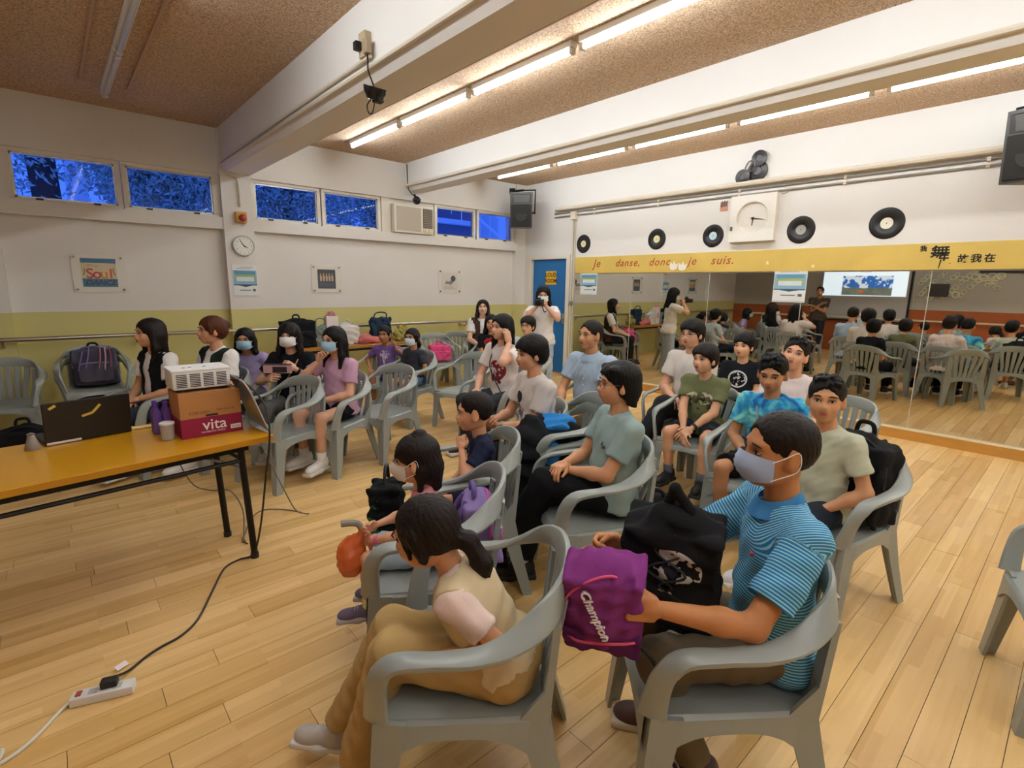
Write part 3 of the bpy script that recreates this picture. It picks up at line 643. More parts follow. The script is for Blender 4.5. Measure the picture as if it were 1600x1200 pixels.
        cap = [('e', (-.014, 0, .036), None, (.107, .093, .09)), ('e', (-.04, 0, -.005), None, (.088, .09, .085)), ('e', (-.105, 0, .04), None, (.045, .045, .042)), ('c', (.04, .075, .04), (.03, .082, -.06), .016, .008, .015), ('c', (.04, -.075, .04), (.03, -.082, -.06), .016, .008, .015)]
        subs = [face(.06, .07), (('e', (.04, 0, -.075), None, (.09, .075, .075)), .01)]; cuts = [((-.06, 0, -.08), (.5, 0, -1))]
    elif style == 'tod':      # small child, half gathered with clip bumps
        cap = [('e', (-.014, 0, .038), None, (.106, .092, .09)), ('e', (-.045, 0, -.03), None, (.082, .088, .1)), ('e', (-.03, 0, .125), None, (.03, .03, .02)), ('c', (-.03, .07, -.04), (-.02, .08, -.13), .03, .015, .02), ('c', (-.03, -.07, -.04), (-.02, -.08, -.13), .03, .015, .02), ('c', (-.08, 0, -.05), (-.085, 0, -.14), .05, .03, .02)]
        cap += [('e', (.066, .05-.02*i, .055), rotm(0, -.95), (.034, .014, .01), .01, .012) for i in range(6)]
        subs = [face(.036, .07), (('e', (.06, 0, -.1), None, (.085, .08, .09)), .01)]
    def strands(D, X, Y, Z):
        a = np.arctan2(Y, X+.02); return D+.0014*np.sin(a*29+Z*31+3*np.sin(Z*17))+.0012*np.sin(a*53-Z*47+2*np.sin(a*5))
    _hair[key] = sdf(cap, .0065, k=.02, subs=subs, cuts=cuts, func=strands); return _hair[key]
def ik(A, T, l1, l2, hint):
    A, T, hint = Vector(A), Vector(T), Vector(hint); d = T-A; L_ = d.length
    if L_ > (l1+l2)*.985: T = A+d*((l1+l2)*.985/L_); d = T-A; L_ = d.length
    u = d.normalized(); a = (l1*l1-l2*l2+L_*L_)/(2*L_); h = math.sqrt(max(1e-6, l1*l1-a*a)); p = hint-u*hint.dot(u)
    return A+u*a+p.normalized()*h, T
def lerp(a, b, t): return Vector(a)*(1-t)+Vector(b)*t
def person(label, head, top, bottom, hair, hcol='black', face=None, lean=2, side=0, twist=0, hy=0, hp=0, hroll=0, tone='#cf9e80', L=(.30, .07, .10), R=(.30, -.07, .10), lh='relax', rh='relax',
           lpn=(0, 0, -1), rpn=(0, 0, -1), lfd=None, rfd=None, legs=None, spread=.1, sleeve=.62, shorts=None, skirt=False, shoe='#222222', sole='#d8d4cc', sock=None, mask=None, specs=None, bw=1.0, child=False,
           stand=False, vox=None, chair=None, neck=.02, vest=None, seed=None, tuck=.0, hlen=.28, bag=None, seat=.415, s=None, footz=None, eyes=True, co=.115, cl=0, arm=1.0, baggy=1.0, Lw=None, Rw=None, lel=(-.35, .7, -.6), rel=(-.35, -.7, -.6)):
    x, y, z = head; ang = math.radians(face if face is not None else to_screen(x, y)); seed = seed or int(abs(x*131+y*57)*10)
    if s is None: s = (z-seat)/.755 if not stand else z/1.50
    hs = 1-(1-s)*.33 if s < 1 else 1+(s-1)*.5
    hipz = (seat+.085*s) if not stand else .84*s
    C = Vector((0, 0, hipz)); ln, sd, tw = map(math.radians, (lean, side, twist))
    up = Vector((math.sin(ln), math.sin(sd), math.cos(ln)*math.cos(sd))).normalized(); S_ = C+up*.455*s
    lat = Vector((-math.sin(tw), math.cos(tw), -math.sin(sd)*.6)).normalized(); fwd = lat.cross(up).normalized()
    sh = {1: S_+lat*.158*s*bw-up*.02*s, -1: S_-lat*.158*s*bw-up*.02*s}
    Hd = S_+up*(.085*s+.118*hs)+fwd*(neck*s+.012)
    root_xy = Vector((x, y))-Vector((Hd.x*math.cos(ang)-Hd.y*math.sin(ang), Hd.x*math.sin(ang)+Hd.y*math.cos(ang)))
    root = thing('person', label, 'person', (root_xy.x, root_xy.y, 0), ang)
    dist = math.hypot(x, y); vx = vox or (.008 if dist < 2.4 else .0105 if dist < 4.2 else .0125)
    TR = np.array([[up.cross(lat).x*-1, lat.x, up.x], [up.cross(lat).y*-1, lat.y, up.y], [up.cross(lat).z*-1, lat.z, up.z]])   # torso frame, columns fwd, lateral, up
    TR = np.array([[fwd.x, lat.x, up.x], [fwd.y, lat.y, up.y], [fwd.z, lat.z, up.z]])
    # arms
    el, wr = {}, {}
    for sg, T, hint in ((1, L, lel), (-1, R, rel)):
        T = Vector(T)
        if len(T) == 3: tgt = C+Vector((T.x*s, T.y*s, T.z*s))
        Wt = Lw if sg == 1 else Rw
        if Wt is not None: dx, dy = Wt[0]-root_xy.x, Wt[1]-root_xy.y; tgt = Vector((dx*math.cos(ang)+dy*math.sin(ang), -dx*math.sin(ang)+dy*math.cos(ang), Wt[2]))
        el[sg], wr[sg] = ik(sh[sg], tgt, arm*.275*s, arm*.245*s, Vector(hint))
    # legs
    hp_, kn, an = {}, {}, {}
    for sg in (1, -1):
        hp_[sg] = C+Vector((0, sg*.085*s, 0))
        if stand: kn[sg] = C+Vector((.03, sg*.09*s, -.41*s)); an[sg] = Vector((0, sg*.095*s, .075)); continue
        k = Vector((.405*s, sg*(spread+.03)*s, .0)) + C; k.z = hipz+.005
        an_z = max(.075, k.z-.40*s); a = Vector((k.x-.01+.02*sg, k.y-.01*sg, an_z))
        if legs and sg in legs:
            kk, aa = legs[sg][:2]; k = C+Vector(kk)*s if kk else k; a = Vector((aa[0]*s, aa[1]*s, aa[2])) if aa else a
        kn[sg], an[sg] = k, a
    # ---- body
    P = []
    P += [('c', tuple(S_-up*.02*s), tuple(Hd-up*.05*hs-fwd*.012), .056*s, .046*hs, .03), ('e', tuple(C+up*.30*s), TR, (.075*s, .11*s, .18*s)), ('e', tuple(C+up*.03), TR, (.075*s, .11*s, .1*s)), ('c', tuple(sh[1]), tuple(sh[-1]), .04*s, .04*s)]
    for sg in (1, -1):
        P += [('c', tuple(sh[sg]), tuple(el[sg]), .043*s*bw**.5, .037*s, .02), ('c', tuple(el[sg]), tuple(lerp(el[sg], wr[sg], .35)), .037*s, .038*s, .02), ('c', tuple(lerp(el[sg], wr[sg], .35)), tuple(wr[sg]), .038*s, .0245*s, .02)]
        P += [('c', tuple(hp_[sg]), tuple(kn[sg]), .062*s, .05*s, .02)]
        if not skirt: P += [('c', tuple(kn[sg]), tuple(lerp(kn[sg], an[sg], .35)), .05*s, .052*s, .02), ('c', tuple(lerp(kn[sg], an[sg], .35)), tuple(an[sg]), .052*s, .032*s, .02)]
    HM = rotm(math.radians(hy)+tw, math.radians(hp), math.radians(hroll)); HM4 = Matrix.Translation(Hd) @ HM.to_4x4() @ Matrix.Scale(hs, 4)
    parts = [sdf(P, vx, k=.03), xf(HEADS[1 if child else 0], HM4)]
    for sg, hk, pn, fd in ((1, lh, lpn, lfd), (-1, rh, rpn, rfd)):
        fx = (Vector(fd) if fd else (wr[sg]-el[sg])).normalized(); zz = -(Vector(pn)-fx*Vector(pn).dot(fx)).normalized(); yy = zz.cross(fx)
        Mh = frame(wr[sg]+fx*.012*s, fx*s, yy*s*sg, zz*s); parts.append(xf(HANDS[hk], Mh))
    v, q = join_np(parts); link('body', np_mesh('body', v, q), root, skin(tone))
    # ---- trousers / shorts / skirt
    g_ = bw*baggy
    Q = [('e', tuple(C+Vector((-.01*s, 0, .02*s))), TR, (.115*s*g_, .165*s*g_, .105*s))]
    if skirt:
        Q += [('cc', tuple(C+Vector((0, 0, .05))), (0.02, 0, .16), .14*s, .2*s, .05)]
    else:
        for sg in (1, -1):
            if shorts: e = lerp(hp_[sg], kn[sg], shorts); Q += [('cc', tuple(hp_[sg]), tuple(e), .086*s*g_, .082*s*g_, .03)]
            else:
                e = lerp(kn[sg], an[sg], .88); Q += [('c', tuple(hp_[sg]), tuple(kn[sg]), .084*s*g_, .066*s*g_, .03), ('cc', tuple(kn[sg]), tuple(e), .067*s*g_, .055*s*g_, .03)]
    v, q = sdf(Q, vx, k=.03, noise=(.0035, .09, seed+1)); link('skirt' if skirt else 'shorts' if shorts else 'trousers', np_mesh('trousers', v, q), root, bottom)
    # ---- shirt
    g_ = bw
    G = [('e', tuple(C+up*.33*s), TR, (.112*s*g_, .158*s*g_, .17*s)), ('e', tuple(C+up*.17*s+fwd*.008), TR, (.115*s*g_, .152*s*g_, .15*s)), ('e', tuple(C+up*.05*s), TR, (.130*s*g_, .178*s*g_, .09*s)), ('e', tuple(C-up*.02*s-fwd*.015*s), TR, (.136*s*g_, .184*s*g_, .10*s)),
         ('c', tuple(sh[1]), tuple(sh[-1]), .058*s*g_**.5, .058*s*g_**.5), ('c', tuple(S_+lat*.05*s), tuple(S_+up*.03*s), .055*s, .055*s)]
    for sg in (1, -1):
        if sleeve > 0: e = lerp(sh[sg], el[sg], sleeve); G += [('cc', tuple(sh[sg]), tuple(e), .062*s*g_**.5, .067*s*g_**.5, .025)]
    nk = (('e', tuple(S_+up*.075*s+fwd*.03*s), TR, (.072*s, .068*s, .055*s)), .008)
    hem = [(tuple(C-up*(.045+tuck)*s), tuple(-up))] if not stand else [(tuple(C-up*(.06-tuck)*s), tuple(-up))]
    v, q = sdf(G, vx, k=.035, subs=[nk], cuts=hem, noise=(.0032, .075, seed)); so = link('shirt', np_mesh('shirt', v, q), root, top)
    so['__'] = 0; del so['__']
    ua = so.data.attributes.new('band', 'FLOAT', 'POINT'); rel = v-np.array(C); tz = rel@np.array(up); la = np.abs(rel@np.array(lat)); wq = np.clip((tz/s-.33)/.1, 0, 1); tz = tz-wq*wq*(3-2*wq)*np.maximum(la-.04, 0)*.9
    for sg in (1, -1):
        ad = np.array((el[sg]-sh[sg]).normalized()); rl = v-np.array(sh[sg]); t_ = rl@ad; dd = np.linalg.norm(rl-t_[:, None]*ad, axis=1); mk = (t_ > .03*s) & (dd < .075*s); tz = np.where(mk, .3-t_, tz)
    ua.data.foreach_set('value', tz.astype(np.float32))
    if vest is not None:
        Gv = [(*p[:3], tuple(a+.012 for a in p[3])) if p[0] == 'e' else (*p[:3], p[3]+.012, p[4]+.012) for p in G[:5]]
        sub = [(('b', tuple(C+up*.3*s+fwd*.16), TR, (.12, .045*s, .4*s)), .012), (('e', tuple(S_+up*.06*s+fwd*.03*s), TR, (.085*s, .085*s, .09*s)), .01)]
        sub += [(('e', tuple(sh[sg]+lat*sg*.05*s-up*.01), TR, (.09*s, .045*s, .1*s)), .01) for sg in (1, -1)]
        v, q = sdf(Gv, vx, k=.035, subs=sub, cuts=hem, noise=(.003, .08, seed+3)); link('vest', np_mesh('vest', v, q), root, vest)
    # ---- head pieces
    hv = xf(hair_np(hair, hlen), HM4); link('hair', np_mesh('hair', *hv), root, hair_mat(*HC[hcol]))
    if eyes:
        for sg in (1, -1):
            e = link('eye', EYE, root, mw=HM4 @ Matrix.Translation((.0775, sg*.032, .0)) @ Matrix.Rotation(sg*.22, 4, 'Z')); link('iris', IRIS, e); link('eyelid', LID, e, mw=Matrix.Scale(sg, 4, (0, 1, 0)))
            link('eyebrow', BROW, root, mw=HM4 @ Matrix.Translation((.088, sg*.034, .024)) @ Matrix.Scale(sg, 4, (0, 1, 0)))
        if not mask: link('lips', LIPS, root, mw=HM4)
    if mask:
        me = MASK.copy(); link('face_mask', me, root, mat('mask_'+mask.strip('#'), mask, rough=.8, var=.04, vscale=20), mw=HM4); [link('ear_loop', q_, root, mat('ear_loop_white', '#eeeae4', rough=.8), mw=HM4) for q_ in LOOP]
    if specs: link('glasses', GLASSES.copy(), root, mat('specs_'+specs.strip('#'), specs, rough=.3), mw=HM4)
    # ---- shoes and socks
    for sg in (1, -1):
        k_, a_ = kn[sg], an[sg]; fd = Vector((1, .12*sg, 0)) if not (legs and sg in legs and len(legs[sg]) > 2) else Vector(legs[sg][2]); fd.normalize(); zu = Vector((0, 0, 1)) if abs(fd.z) < .9 else Vector((-1, 0, 0))
        lt = zu.cross(fd).normalized(); zu = fd.cross(lt); ss = .75+.28*(s-.0)*.9 if s < 1 else 1.0; ss = max(.62, min(1.05, .1+.9*s))
        Mf = frame(a_-zu*.06*ss, fd*ss, lt*ss, zu*ss); sh_ = link('shoe', SHOE[0].copy(), root, mat('shoe_'+shoe.strip('#'), shoe, rough=.6, var=.1), mw=Mf)
        link('sole', SHOE[1].copy(), sh_, mat('sole_'+sole.strip('#'), sole, rough=.7)); link('lace', LACE.copy(), sh_, mat('lace_'+sole.strip('#'), sole, rough=.8))
        if sock:
            d = (k_-a_).normalized(); link('sock', MB().tube([a_-d*.02, a_+d*.09*s], [.037*s+.004, .04*s+.004], 14).mesh('sock', True), root, sock if not isinstance(sock, str) else cloth('sock_'+sock.strip('#'), sock))
    if chair is not False and not stand:
        cx = root_xy.x+math.cos(ang)*co-math.sin(ang)*cl; cy = root_xy.y+math.sin(ang)*co+math.cos(ang)*cl
        put_chair(cx, cy, math.degrees(ang), chair or ('grey plastic armchair under the '+label))
    info = dict(root=root, C=C, S=S_, up=up, fwd=fwd, lat=lat, Hd=Hd, HM=HM4, wr=wr, el=el, kn=kn, an=an, s=s, sh=sh, ang=ang)
    return info
HC = {'black': ('black', '#0d0a09'), 'dark': ('dark_brown', '#1a100b'), 'brown': ('brown', '#2c1a10'), 'red': ('reddish_brown', '#4f2410'), 'soft': ('soft_black', '#15100d')}
# ================================================================== THE AUDIENCE
def printmat(name, base, prints, var=.1):
    """cloth with flat prints on the chest: (cy, cz, ry, rz, colour, noise scale, threshold)"""
    m = cloth(name, base, var); N, L, p = nodes(m); tc = N.new('ShaderNodeTexCoord'); s = N.new('ShaderNodeSeparateXYZ'); L.new(tc.outputs['Object'], s.inputs[0])
    col = p.inputs['Base Color'].links[0].from_socket
    for cy, cz, ry, rz, c, sc, th in prints:
        a = math_node(N, L, 'DIVIDE', math_node(N, L, 'SUBTRACT', s.outputs[1], cy), ry); b = math_node(N, L, 'DIVIDE', math_node(N, L, 'SUBTRACT', s.outputs[2], cz), rz)
        r = math_node(N, L, 'ADD', math_node(N, L, 'MULTIPLY', a, a), math_node(N, L, 'MULTIPLY', b, b))
        f = math_node(N, L, 'MULTIPLY', math_node(N, L, 'LESS_THAN', r, 1.0), math_node(N, L, 'GREATER_THAN', s.outputs[0], .03))
        if sc:
            n = N.new('ShaderNodeTexNoise'); n.inputs['Scale'].default_value = sc; n.inputs['Detail'].default_value = 2; L.new(tc.outputs['Object'], n.inputs['Vector']); f = math_node(N, L, 'MULTIPLY', f, math_node(N, L, 'GREATER_THAN', n.outputs['Fac'], th))
        col = mix_col(N, L, f, col, c)
    L.new(col, p.inputs['Base Color']); return m
def stripemat():
    m = cloth('striped_polo', '#2f7fb0', .08); N, L, p = nodes(m); a = N.new('ShaderNodeAttribute'); a.attribute_name = 'band'
    f = math_node(N, L, 'GREATER_THAN', math_node(N, L, 'FRACT', math_node(N, L, 'MULTIPLY', a.outputs['Fac'], 105.0)), .62)
    L.new(mix_col(N, L, f, p.inputs['Base Color'].links[0].from_socket, '#9fd0de'), p.inputs['Base Color']); return m
def tiedye():
    m = cloth('tie_dye', '#4fc3cf', .1); N, L, p = nodes(m); tc = N.new('ShaderNodeTexCoord'); n = N.new('ShaderNodeTexNoise'); n.inputs['Scale'].default_value = 7; n.inputs['Detail'].default_value = 4; n.inputs['Distortion'].default_value = 1.2; L.new(tc.outputs['Object'], n.inputs['Vector'])
    r = N.new('ShaderNodeValToRGB'); e = r.color_ramp.elements; e[0].position = .36; e[0].color = lin('#2466a8'); e[1].position = .62; e[1].color = lin('#8fe0d2'); k = e.new(.48); k.color = lin('#3fa6cf'); L.new(n.outputs['Fac'], r.inputs[0]); L.new(r.outputs[0], p.inputs['Base Color']); return m
BLK = cloth('black', '#17171a'); NAVY = cloth('navy', '#1b2236'); WHT = cloth('white', '#ece8e4'); JEAN = cloth('jeans', '#8fa6bd'); GREYT = cloth('grey_trousers', '#4b4c4c'); KHAKI = cloth('khaki', '#b0925e'); OLIVE = cloth('olive', '#4f4327'); CHAR = cloth('charcoal', '#2b2c30')
# --- along the windows
P1 = person('woman in black vest and white tee with long dark hair, behind the laptop', (.60, 5.25, 1.16), WHT, cloth('dark_jeans', '#2e3742'), 'long', 'dark', hy=-12, L=(.22, .05, .12), R=(.24, -.06, .10), vest=BLK, hlen=.25, tone='#c9946f', chair='grey plastic armchair of the woman in black vest behind the laptop')
P2 = person('woman in dark green vest with reddish tied-up hair, behind the projector', (1.02, 5.05, 1.18), WHT, BLK, 'bun', 'red', hy=-12, L=(.25, .07, .12), R=(.25, -.07, .12), vest=cloth('green_vest', '#26302a'), tone='#c48d6b', bw=1.1, shoe='#e8e6e2', chair='grey plastic armchair of the woman with reddish hair')
P3 = person('girl in lavender shirt and blue mask leaning forward beside the column', (1.38, 5.46, 1.04), cloth('lavender', '#a394bd'), GREYT, 'long', 'black', face=245, lean=12, hy=-5, L=(.2, .12, .12), R=(.22, -.05, .14), mask='#9fc3dc', hlen=.14, tone='#bd8763', chair='grey plastic armchair of the lavender-shirted girl by the column')
P4 = person('woman in black top and white mask holding up a clear pink pouch', (1.58, 4.8, 1.115), BLK, cloth('ash_trousers', '#6d6a66'), 'bangs', 'dark', face=232, hy=0, L=(.22, .10, .36), R=(.25, -.15, .27), lh='grip', rh='half', lpn=(-.3, -.9, 0), rpn=(0, 1, 0), mask='#eceae6', hlen=.2, shoe='#cfc9c0', tone='#d2a184', chair='grey plastic armchair of the woman holding a clear pouch')
P5 = person('girl in pink lilac tee and blue mask with long black hair and black shorts', (1.78, 4.30, 1.105), cloth('pink_lilac', '#c99fba'), BLK, 'long', 'black', face=205, hy=-5, hp=0, L=(.24, .0, .12), R=(.16, -.09, .47), rh='half', rpn=(0, 1, 0), rfd=(.1, .4, .9), mask='#9fc3dc', hlen=.26, shorts=.42, shoe='#e6e2dc', sock='#e9e6df', tone='#d3a083', chair='grey plastic armchair of the girl in pink lilac tee')
P6 = person('child in purple tee with tied hair, left hand raised', (3.0, 5.7, .965), printmat('purple_tee', '#7d5fa0', [(0, .72, .06, .07, '#c9b6cf', 30, .5)]), cloth('purple_shorts', '#54478f'), 'ponytail', 'black', face=225, hy=-6, L=(.1, .2, .45), R=(.12, -.25, .12), lh='half', lpn=(0, -1, 0), lfd=(0, -.2, 1), shorts=.4, hlen=.12, tone='#a9734f', shoe='#d9d6d2', child=True, chair='grey plastic armchair of the child in purple tee')
P7 = person('girl in charcoal tee, pale mask and denim shorts turned aside', (3.08, 5.2, .965), cloth('charcoal_tee', '#3c3e48'), cloth('denim', '#5f86ad'), 'lowtail', 'dark', face=195, hy=12, L=(.2, .1, .1), R=(.22, -.04, .2), mask='#cfe0e8', shorts=.5, hlen=.13, shoe='#e3c3bd', sock='#ece8e4', tone='#c08a66', child=True, chair='grey plastic armchair of the girl in charcoal tee')
P8 = person('woman in brown vest and white tee with shoulder-length hair under the small poster', (5.15, 6.5, 1.278), WHT, CHAR, 'long', 'dark', face=238, hy=-8, hp=8, vest=cloth('brown_vest', '#4a342e'), hlen=.19, tone='#d8aa8d', s=1.06, seat=.45, chair='grey plastic armchair under the small poster')
P9 = person('child in black tee with red and white print, arms folded', (4.55, 5.55, 1.07), printmat('black_red_tee', '#1b1a1d', [(0, .80, .1, .07, '#b5292c', 26, .42), (0, .70, .09, .05, '#e6d9d6', 24, .45)]), BLK, 'long', 'black', face=225, L=(.2, -.05, .14), R=(.2, .05, .14), shorts=.6, hlen=.15, tone='#c98f6a', child=True, chair='grey plastic armchair of the child in black tee with red print')
P10 = person('woman in white tee with red print touching her hair', (3.2, 3.75, 1.21), printmat('white_red_tee', '#e5dad4', [(.0, .78, .1, .1, '#8f2f36', 22, .46), (0, .70, .07, .06, '#6a2a33', 34, .5)]), cloth('slate_trousers', '#33373d'), 'long', 'black', face=188, hy=-8, L=(.10, .13, .52), lel=(.5, .5, -1), R=(.3, -.07, .1), lh='half', lpn=(0, -1, 0), lfd=(.1, -.2, 1), hlen=.27, tone='#d2a083', chair='grey plastic armchair of the woman touching her hair')
P11 = person('boy with black hair and glasses in pale grey tee, in front of the photographer', (4.43, 4.69, 1.10), cloth('pale_grey', '#b9c2c8'), NAVY, 'mop', 'black', face=210, hy=-10, specs='#3a2a26', tone='#d2a07c', child=True, chair='grey plastic armchair of the boy with glasses before the photographer')
P12 = person('standing photographer in white tee, mask and pale wide jeans by the blue door', (5.15, 5.15, 1.468), WHT, cloth('pale_jeans', '#aebccb'), 'long', 'black', face=222, hp=-12, stand=True, skirt=False, bw=1.02, L=(.22, .05, .50), R=(.22, -.07, .50), lh='half', rh='half', lpn=(0, -.8, .4), rpn=(0, .8, .4), mask='#dfe6ea', hlen=.24, shoe='#e6e2dc', tone='#cf9d80')
# --- middle rows
P13 = person('person with short black hair in pale grey printed tee holding a green drink', (2.38, 2.48, 1.15), printmat('pale_print_tee', '#cfc6bf', [(-.02, .84, .05, .04, '#2f2f2a', 0, 0), (-.03, .74, .085, .06, '#6b6460', 30, .5)]), BLK, 'mop', 'black', hy=0, hp=-6, L=(.3, .03, .17), R=(.3, -.05, .19), lh='half', rh='half', lpn=(0, -.7, .5), rpn=(0, .7, .5), tone='#c58e6c', bw=1.12, chair='grey plastic armchair of the person with the green drink')
P14 = person('man with cropped hair in pale blue polo and olive trousers', (3.35, 2.78, 1.205), cloth('pale_blue_polo', '#a9bcd0'), OLIVE, 'crop', 'dark', face=186, hy=-12, L=(.34, .1, .07), R=(.3, -.1, .08), spread=.14, tone='#c08a62', bw=1.04, chair='grey plastic armchair of the man in pale blue polo')
P15 = person('person with glasses in sage green tee and black trousers, legs crossed', (2.13, 1.57, 1.10), printmat('sage_tee', '#93a7a3', [(.07, .79, .018, .022, '#4c5a5c', 90, .5)]), BLK, 'bob', 'black', hy=-6, lean=-4, L=(.27, .0, .17), R=(.28, -.02, .20), lh='half', rh='half', specs='#7a4a42', bw=1.12, tone='#c98f67',
            legs={1: ((.40, .0, .11), (.66, -.18, .14), (1, -.2, -.25)), -1: ((.41, -.09, .0), (.50, -.1, .075))}, shoe='#1b1b1d', sole='#2a2a2a', sock='#d9cfc4', chair='grey plastic armchair of the person in sage green tee')
P16 = person('teen in cream tee with glasses and dark trousers, legs crossed', (4.2, 2.34, 1.21), printmat('cream_tee', '#d6cdc4', [(.02, .78, .05, .018, '#3a3836', 60, .45)]), CHAR, 'mop', 'black', face=182, hy=-4, hp=-4, L=(.25, .0, .13), R=(.26, -.03, .14), specs='#6d5a50', tone='#d0997a', legs={1: ((.40, -.02, .10), (.62, -.16, .2), (1, -.1, -.2)), -1: ((.40, -.08, .0), (.42, -.1, .075))}, shoe='#24262b', chair='grey plastic armchair of the teen in cream tee')
P17 = person('boy in olive green printed tee and dark shorts with hands between knees', (3.72, 1.95, 1.06), printmat('olive_tee', '#6f7350', [(.0, .74, .11, .055, '#cfc6b0', 24, .52), (.0, .70, .11, .05, '#3c3f2c', 30, .55)]), cloth('dark_shorts', '#2c3038'), 'mop', 'dark', face=188, hy=-14, lean=8, L=(.36, .02, .06), R=(.37, -.05, .03), lpn=(0, -.5, -.7), rpn=(0, .5, -.7), shorts=.72, spread=.14, shoe='#17171a', sole='#1c1c1e', sock='#5c6068', tone='#cf9a76', child=True, chair='grey plastic armchair of the boy in olive tee')
P18 = person('boy in black tee with white ball print, second row', (4.75, 2.12, 1.07), printmat('ball_tee', '#1a1c22', [(-.02, .76, .085, .08, '#d8d8d6', 0, 0), (-.02, .76, .072, .067, '#1a1c22', 0, 0), (-.02, .76, .07, .065, '#cfcfcd', 30, .56)]), BLK, 'mop', 'black', face=195, hy=-14, L=(.22, -.02, .14), R=(.23, .0, .17), tone='#d6a27c', child=True, chair='grey plastic armchair of the boy with ball print')
P19 = person('boy in blue tie-dye tee and black shorts', (3.28, 1.27, 1.085), tiedye(), BLK, 'spiky', 'black', face=186, hy=4, hp=-14, lean=6, L=(.24, .1, .06), R=(.25, -.07, .07), shorts=.85, spread=.15, shoe='#dcd8d2', sock='#e4e0da', tone='#b57f58', child=True, bw=1.05, chair='grey plastic armchair of the boy in tie-dye tee')
P20 = person('smiling boy in white tee with head tilted, near the mirrors', (3.95, 1.39, 1.135), cloth('white_pink', '#e6d6d2'), BLK, 'spiky', 'soft', face=188, hy=4, hp=12, hroll=-10, tone='#d39a78', child=True, chair='grey plastic armchair of the smiling boy')
P21 = person('boy in pale green tee looking back at the camera', (2.80, .82, 1.055), cloth('pale_green_tee', '#c3c6ae'), cloth('navy_shorts', '#242a36'), 'spiky', 'soft', face=163, hy=30, hp=2, L=(.16, .12, .05), R=(.25, -.06, .08), shorts=.8, tone='#c68e66', child=True, shoe='#dddddd', co=-.06, chair='grey plastic armchair of the boy in pale green tee')
# --- front
P22 = person('man in blue striped polo and mask hugging backpacks on his lap', (1.57, .567, 1.12), stripemat(), cloth('taupe_trousers', '#6b5d49'), 'crop', 'dark', face=136, hy=2, lean=1, Lw=(1.13, .655, .735), Rw=(1.38, .97, .72), lel=(-.3, .35, -1), rel=(-.3, -.5, -1), co=.19, arm=1.1, lh='grip', rh='grip', lpn=(.6, -.75, 0), rpn=(0, .9, -.2), lfd=(.9, .1, .1), mask='#a9b9d6', tone='#b57748', bw=1.02, spread=.13, sleeve=.72, shoe='#5a4038', sole='#d0c6b4', tuck=.06,
             legs={1: ((.41, .14, .0), (.24, .10, .075), (1, .1, 0)), -1: ((.41, -.14, .0), (.28, -.14, .075), (1, -.2, 0))}, chair='grey plastic armchair of the man in blue striped polo')
P23 = person('small boy in navy tee resting his cheek on his hand', (1.60, 2.09, .915), printmat('navy_print_tee', '#20243c', [(0, .66, .07, .08, '#b5603a', 30, .6)]), NAVY, 'crop', 'dark', hy=-8, hp=-4, lean=4, L=(.2, .10, .42), R=(.25, -.08, .1), lh='grip', lpn=(-.3, -.9, 0), lfd=(.0, -.5, .8), tone='#c68d68', child=True, shorts=.7, chair='grey plastic armchair of the small boy in navy tee')
P24 = person('little girl in pink top and white mask holding an orange balloon bag', (1.06, 1.78, .845), cloth('pink_top', '#d98b93'), cloth('pale_blue_shorts', '#b4c6d2'), 'tod', 'dark', hy=-2, hp=-4, L=(.37, .08, .13), R=(.36, -.03, .2), lh='half', rh='half', lpn=(0, -1, 0), rpn=(0, 1, 0), mask='#dcd8d2', tone='#d29c78', child=True, shorts=.92, sleeve=.3, shoe='#6f6480', sole='#b8b0b4', sock='#d6d28a', co=-.04, chair='grey plastic armchair of the little girl in pink')
P25 = person('girl with a low ponytail in beige vest and khaki trousers, seen from behind', (.74, 1.20, .85), cloth('pale_pink_tee', '#dcc3b8'), KHAKI, 'lowtail', 'dark', face=136, hy=-6, hp=-16, lean=30, neck=.0, tuck=-.07, lel=(-.7, .1, -1), L=(.22, .15, .13), R=(.25, -.1, .1), tone='#c0875f', child=True, vest=cloth('beige_vest', '#cdb994'), hlen=.2, bw=1.12, shoe='#b9b4ac', sole='#d9d5cf', s=.68, cl=-.06, chair='grey plastic armchair of the girl in beige vest',
            baggy=1.22, legs={1: ((.50, .10, .07), (.70, .10, .10)), -1: ((.54, -.08, .06), (.84, -.08, .12))})
# --- presenter, seen only in the mirror
P26 = person('presenter in dark tee standing with folded arms beside the projection screen', (-1.1, 4.78, 1.56), cloth('brown_tee', '#4b4034'), CHAR, 'crop', 'black', face=-8, stand=True, L=(.2, -.06, .33), R=(.2, .05, .28), bw=1.1, tone='#b07c58')
# accessories worn
def wrist_band(P, sg, m, name='watch', w_=.022):
    d = (P['wr'][sg]-P['el'][sg]).normalized(); c = P['wr'][sg]-d*.03*P['s']; r = .031*P['s']
    o = MB().tube([c-d*w_/2, c+d*w_/2], r, 16).obj(name, m, P['root'], smooth=True); return o, c, d, r
M_wband = mat('black_rubber', '#1a1a1c', rough=.5)
for P, sg, m in ((P4, 1, M_wband), (P13, 1, mat('steel_band', '#8d8f92', rough=.3, metal=.8)), (P17, 1, M_wband), (P24, 1, mat('pink_band', '#d86aa0', rough=.5)), (P9, 1, M_wband)): wrist_band(P, sg, m)
def strap(P, pts, r, m, name='strap'): return MB().tube(bez([Vector(p) for p in pts], 5), r, 6).obj(name, m, P['root'], smooth=True)
def chest(P, u_, f_, l_): return P['C']+P['up']*u_*P['s']+P['fwd']*f_*P['s']+P['lat']*l_*P['s']
strap(P4, [chest(P4, .47, .04, .09), chest(P4, .36, .125, .05), chest(P4, .2, .135, -.05), chest(P4, .06, .13, -.13)], .006, mat('olive_strap', '#a49a6a', rough=.7))
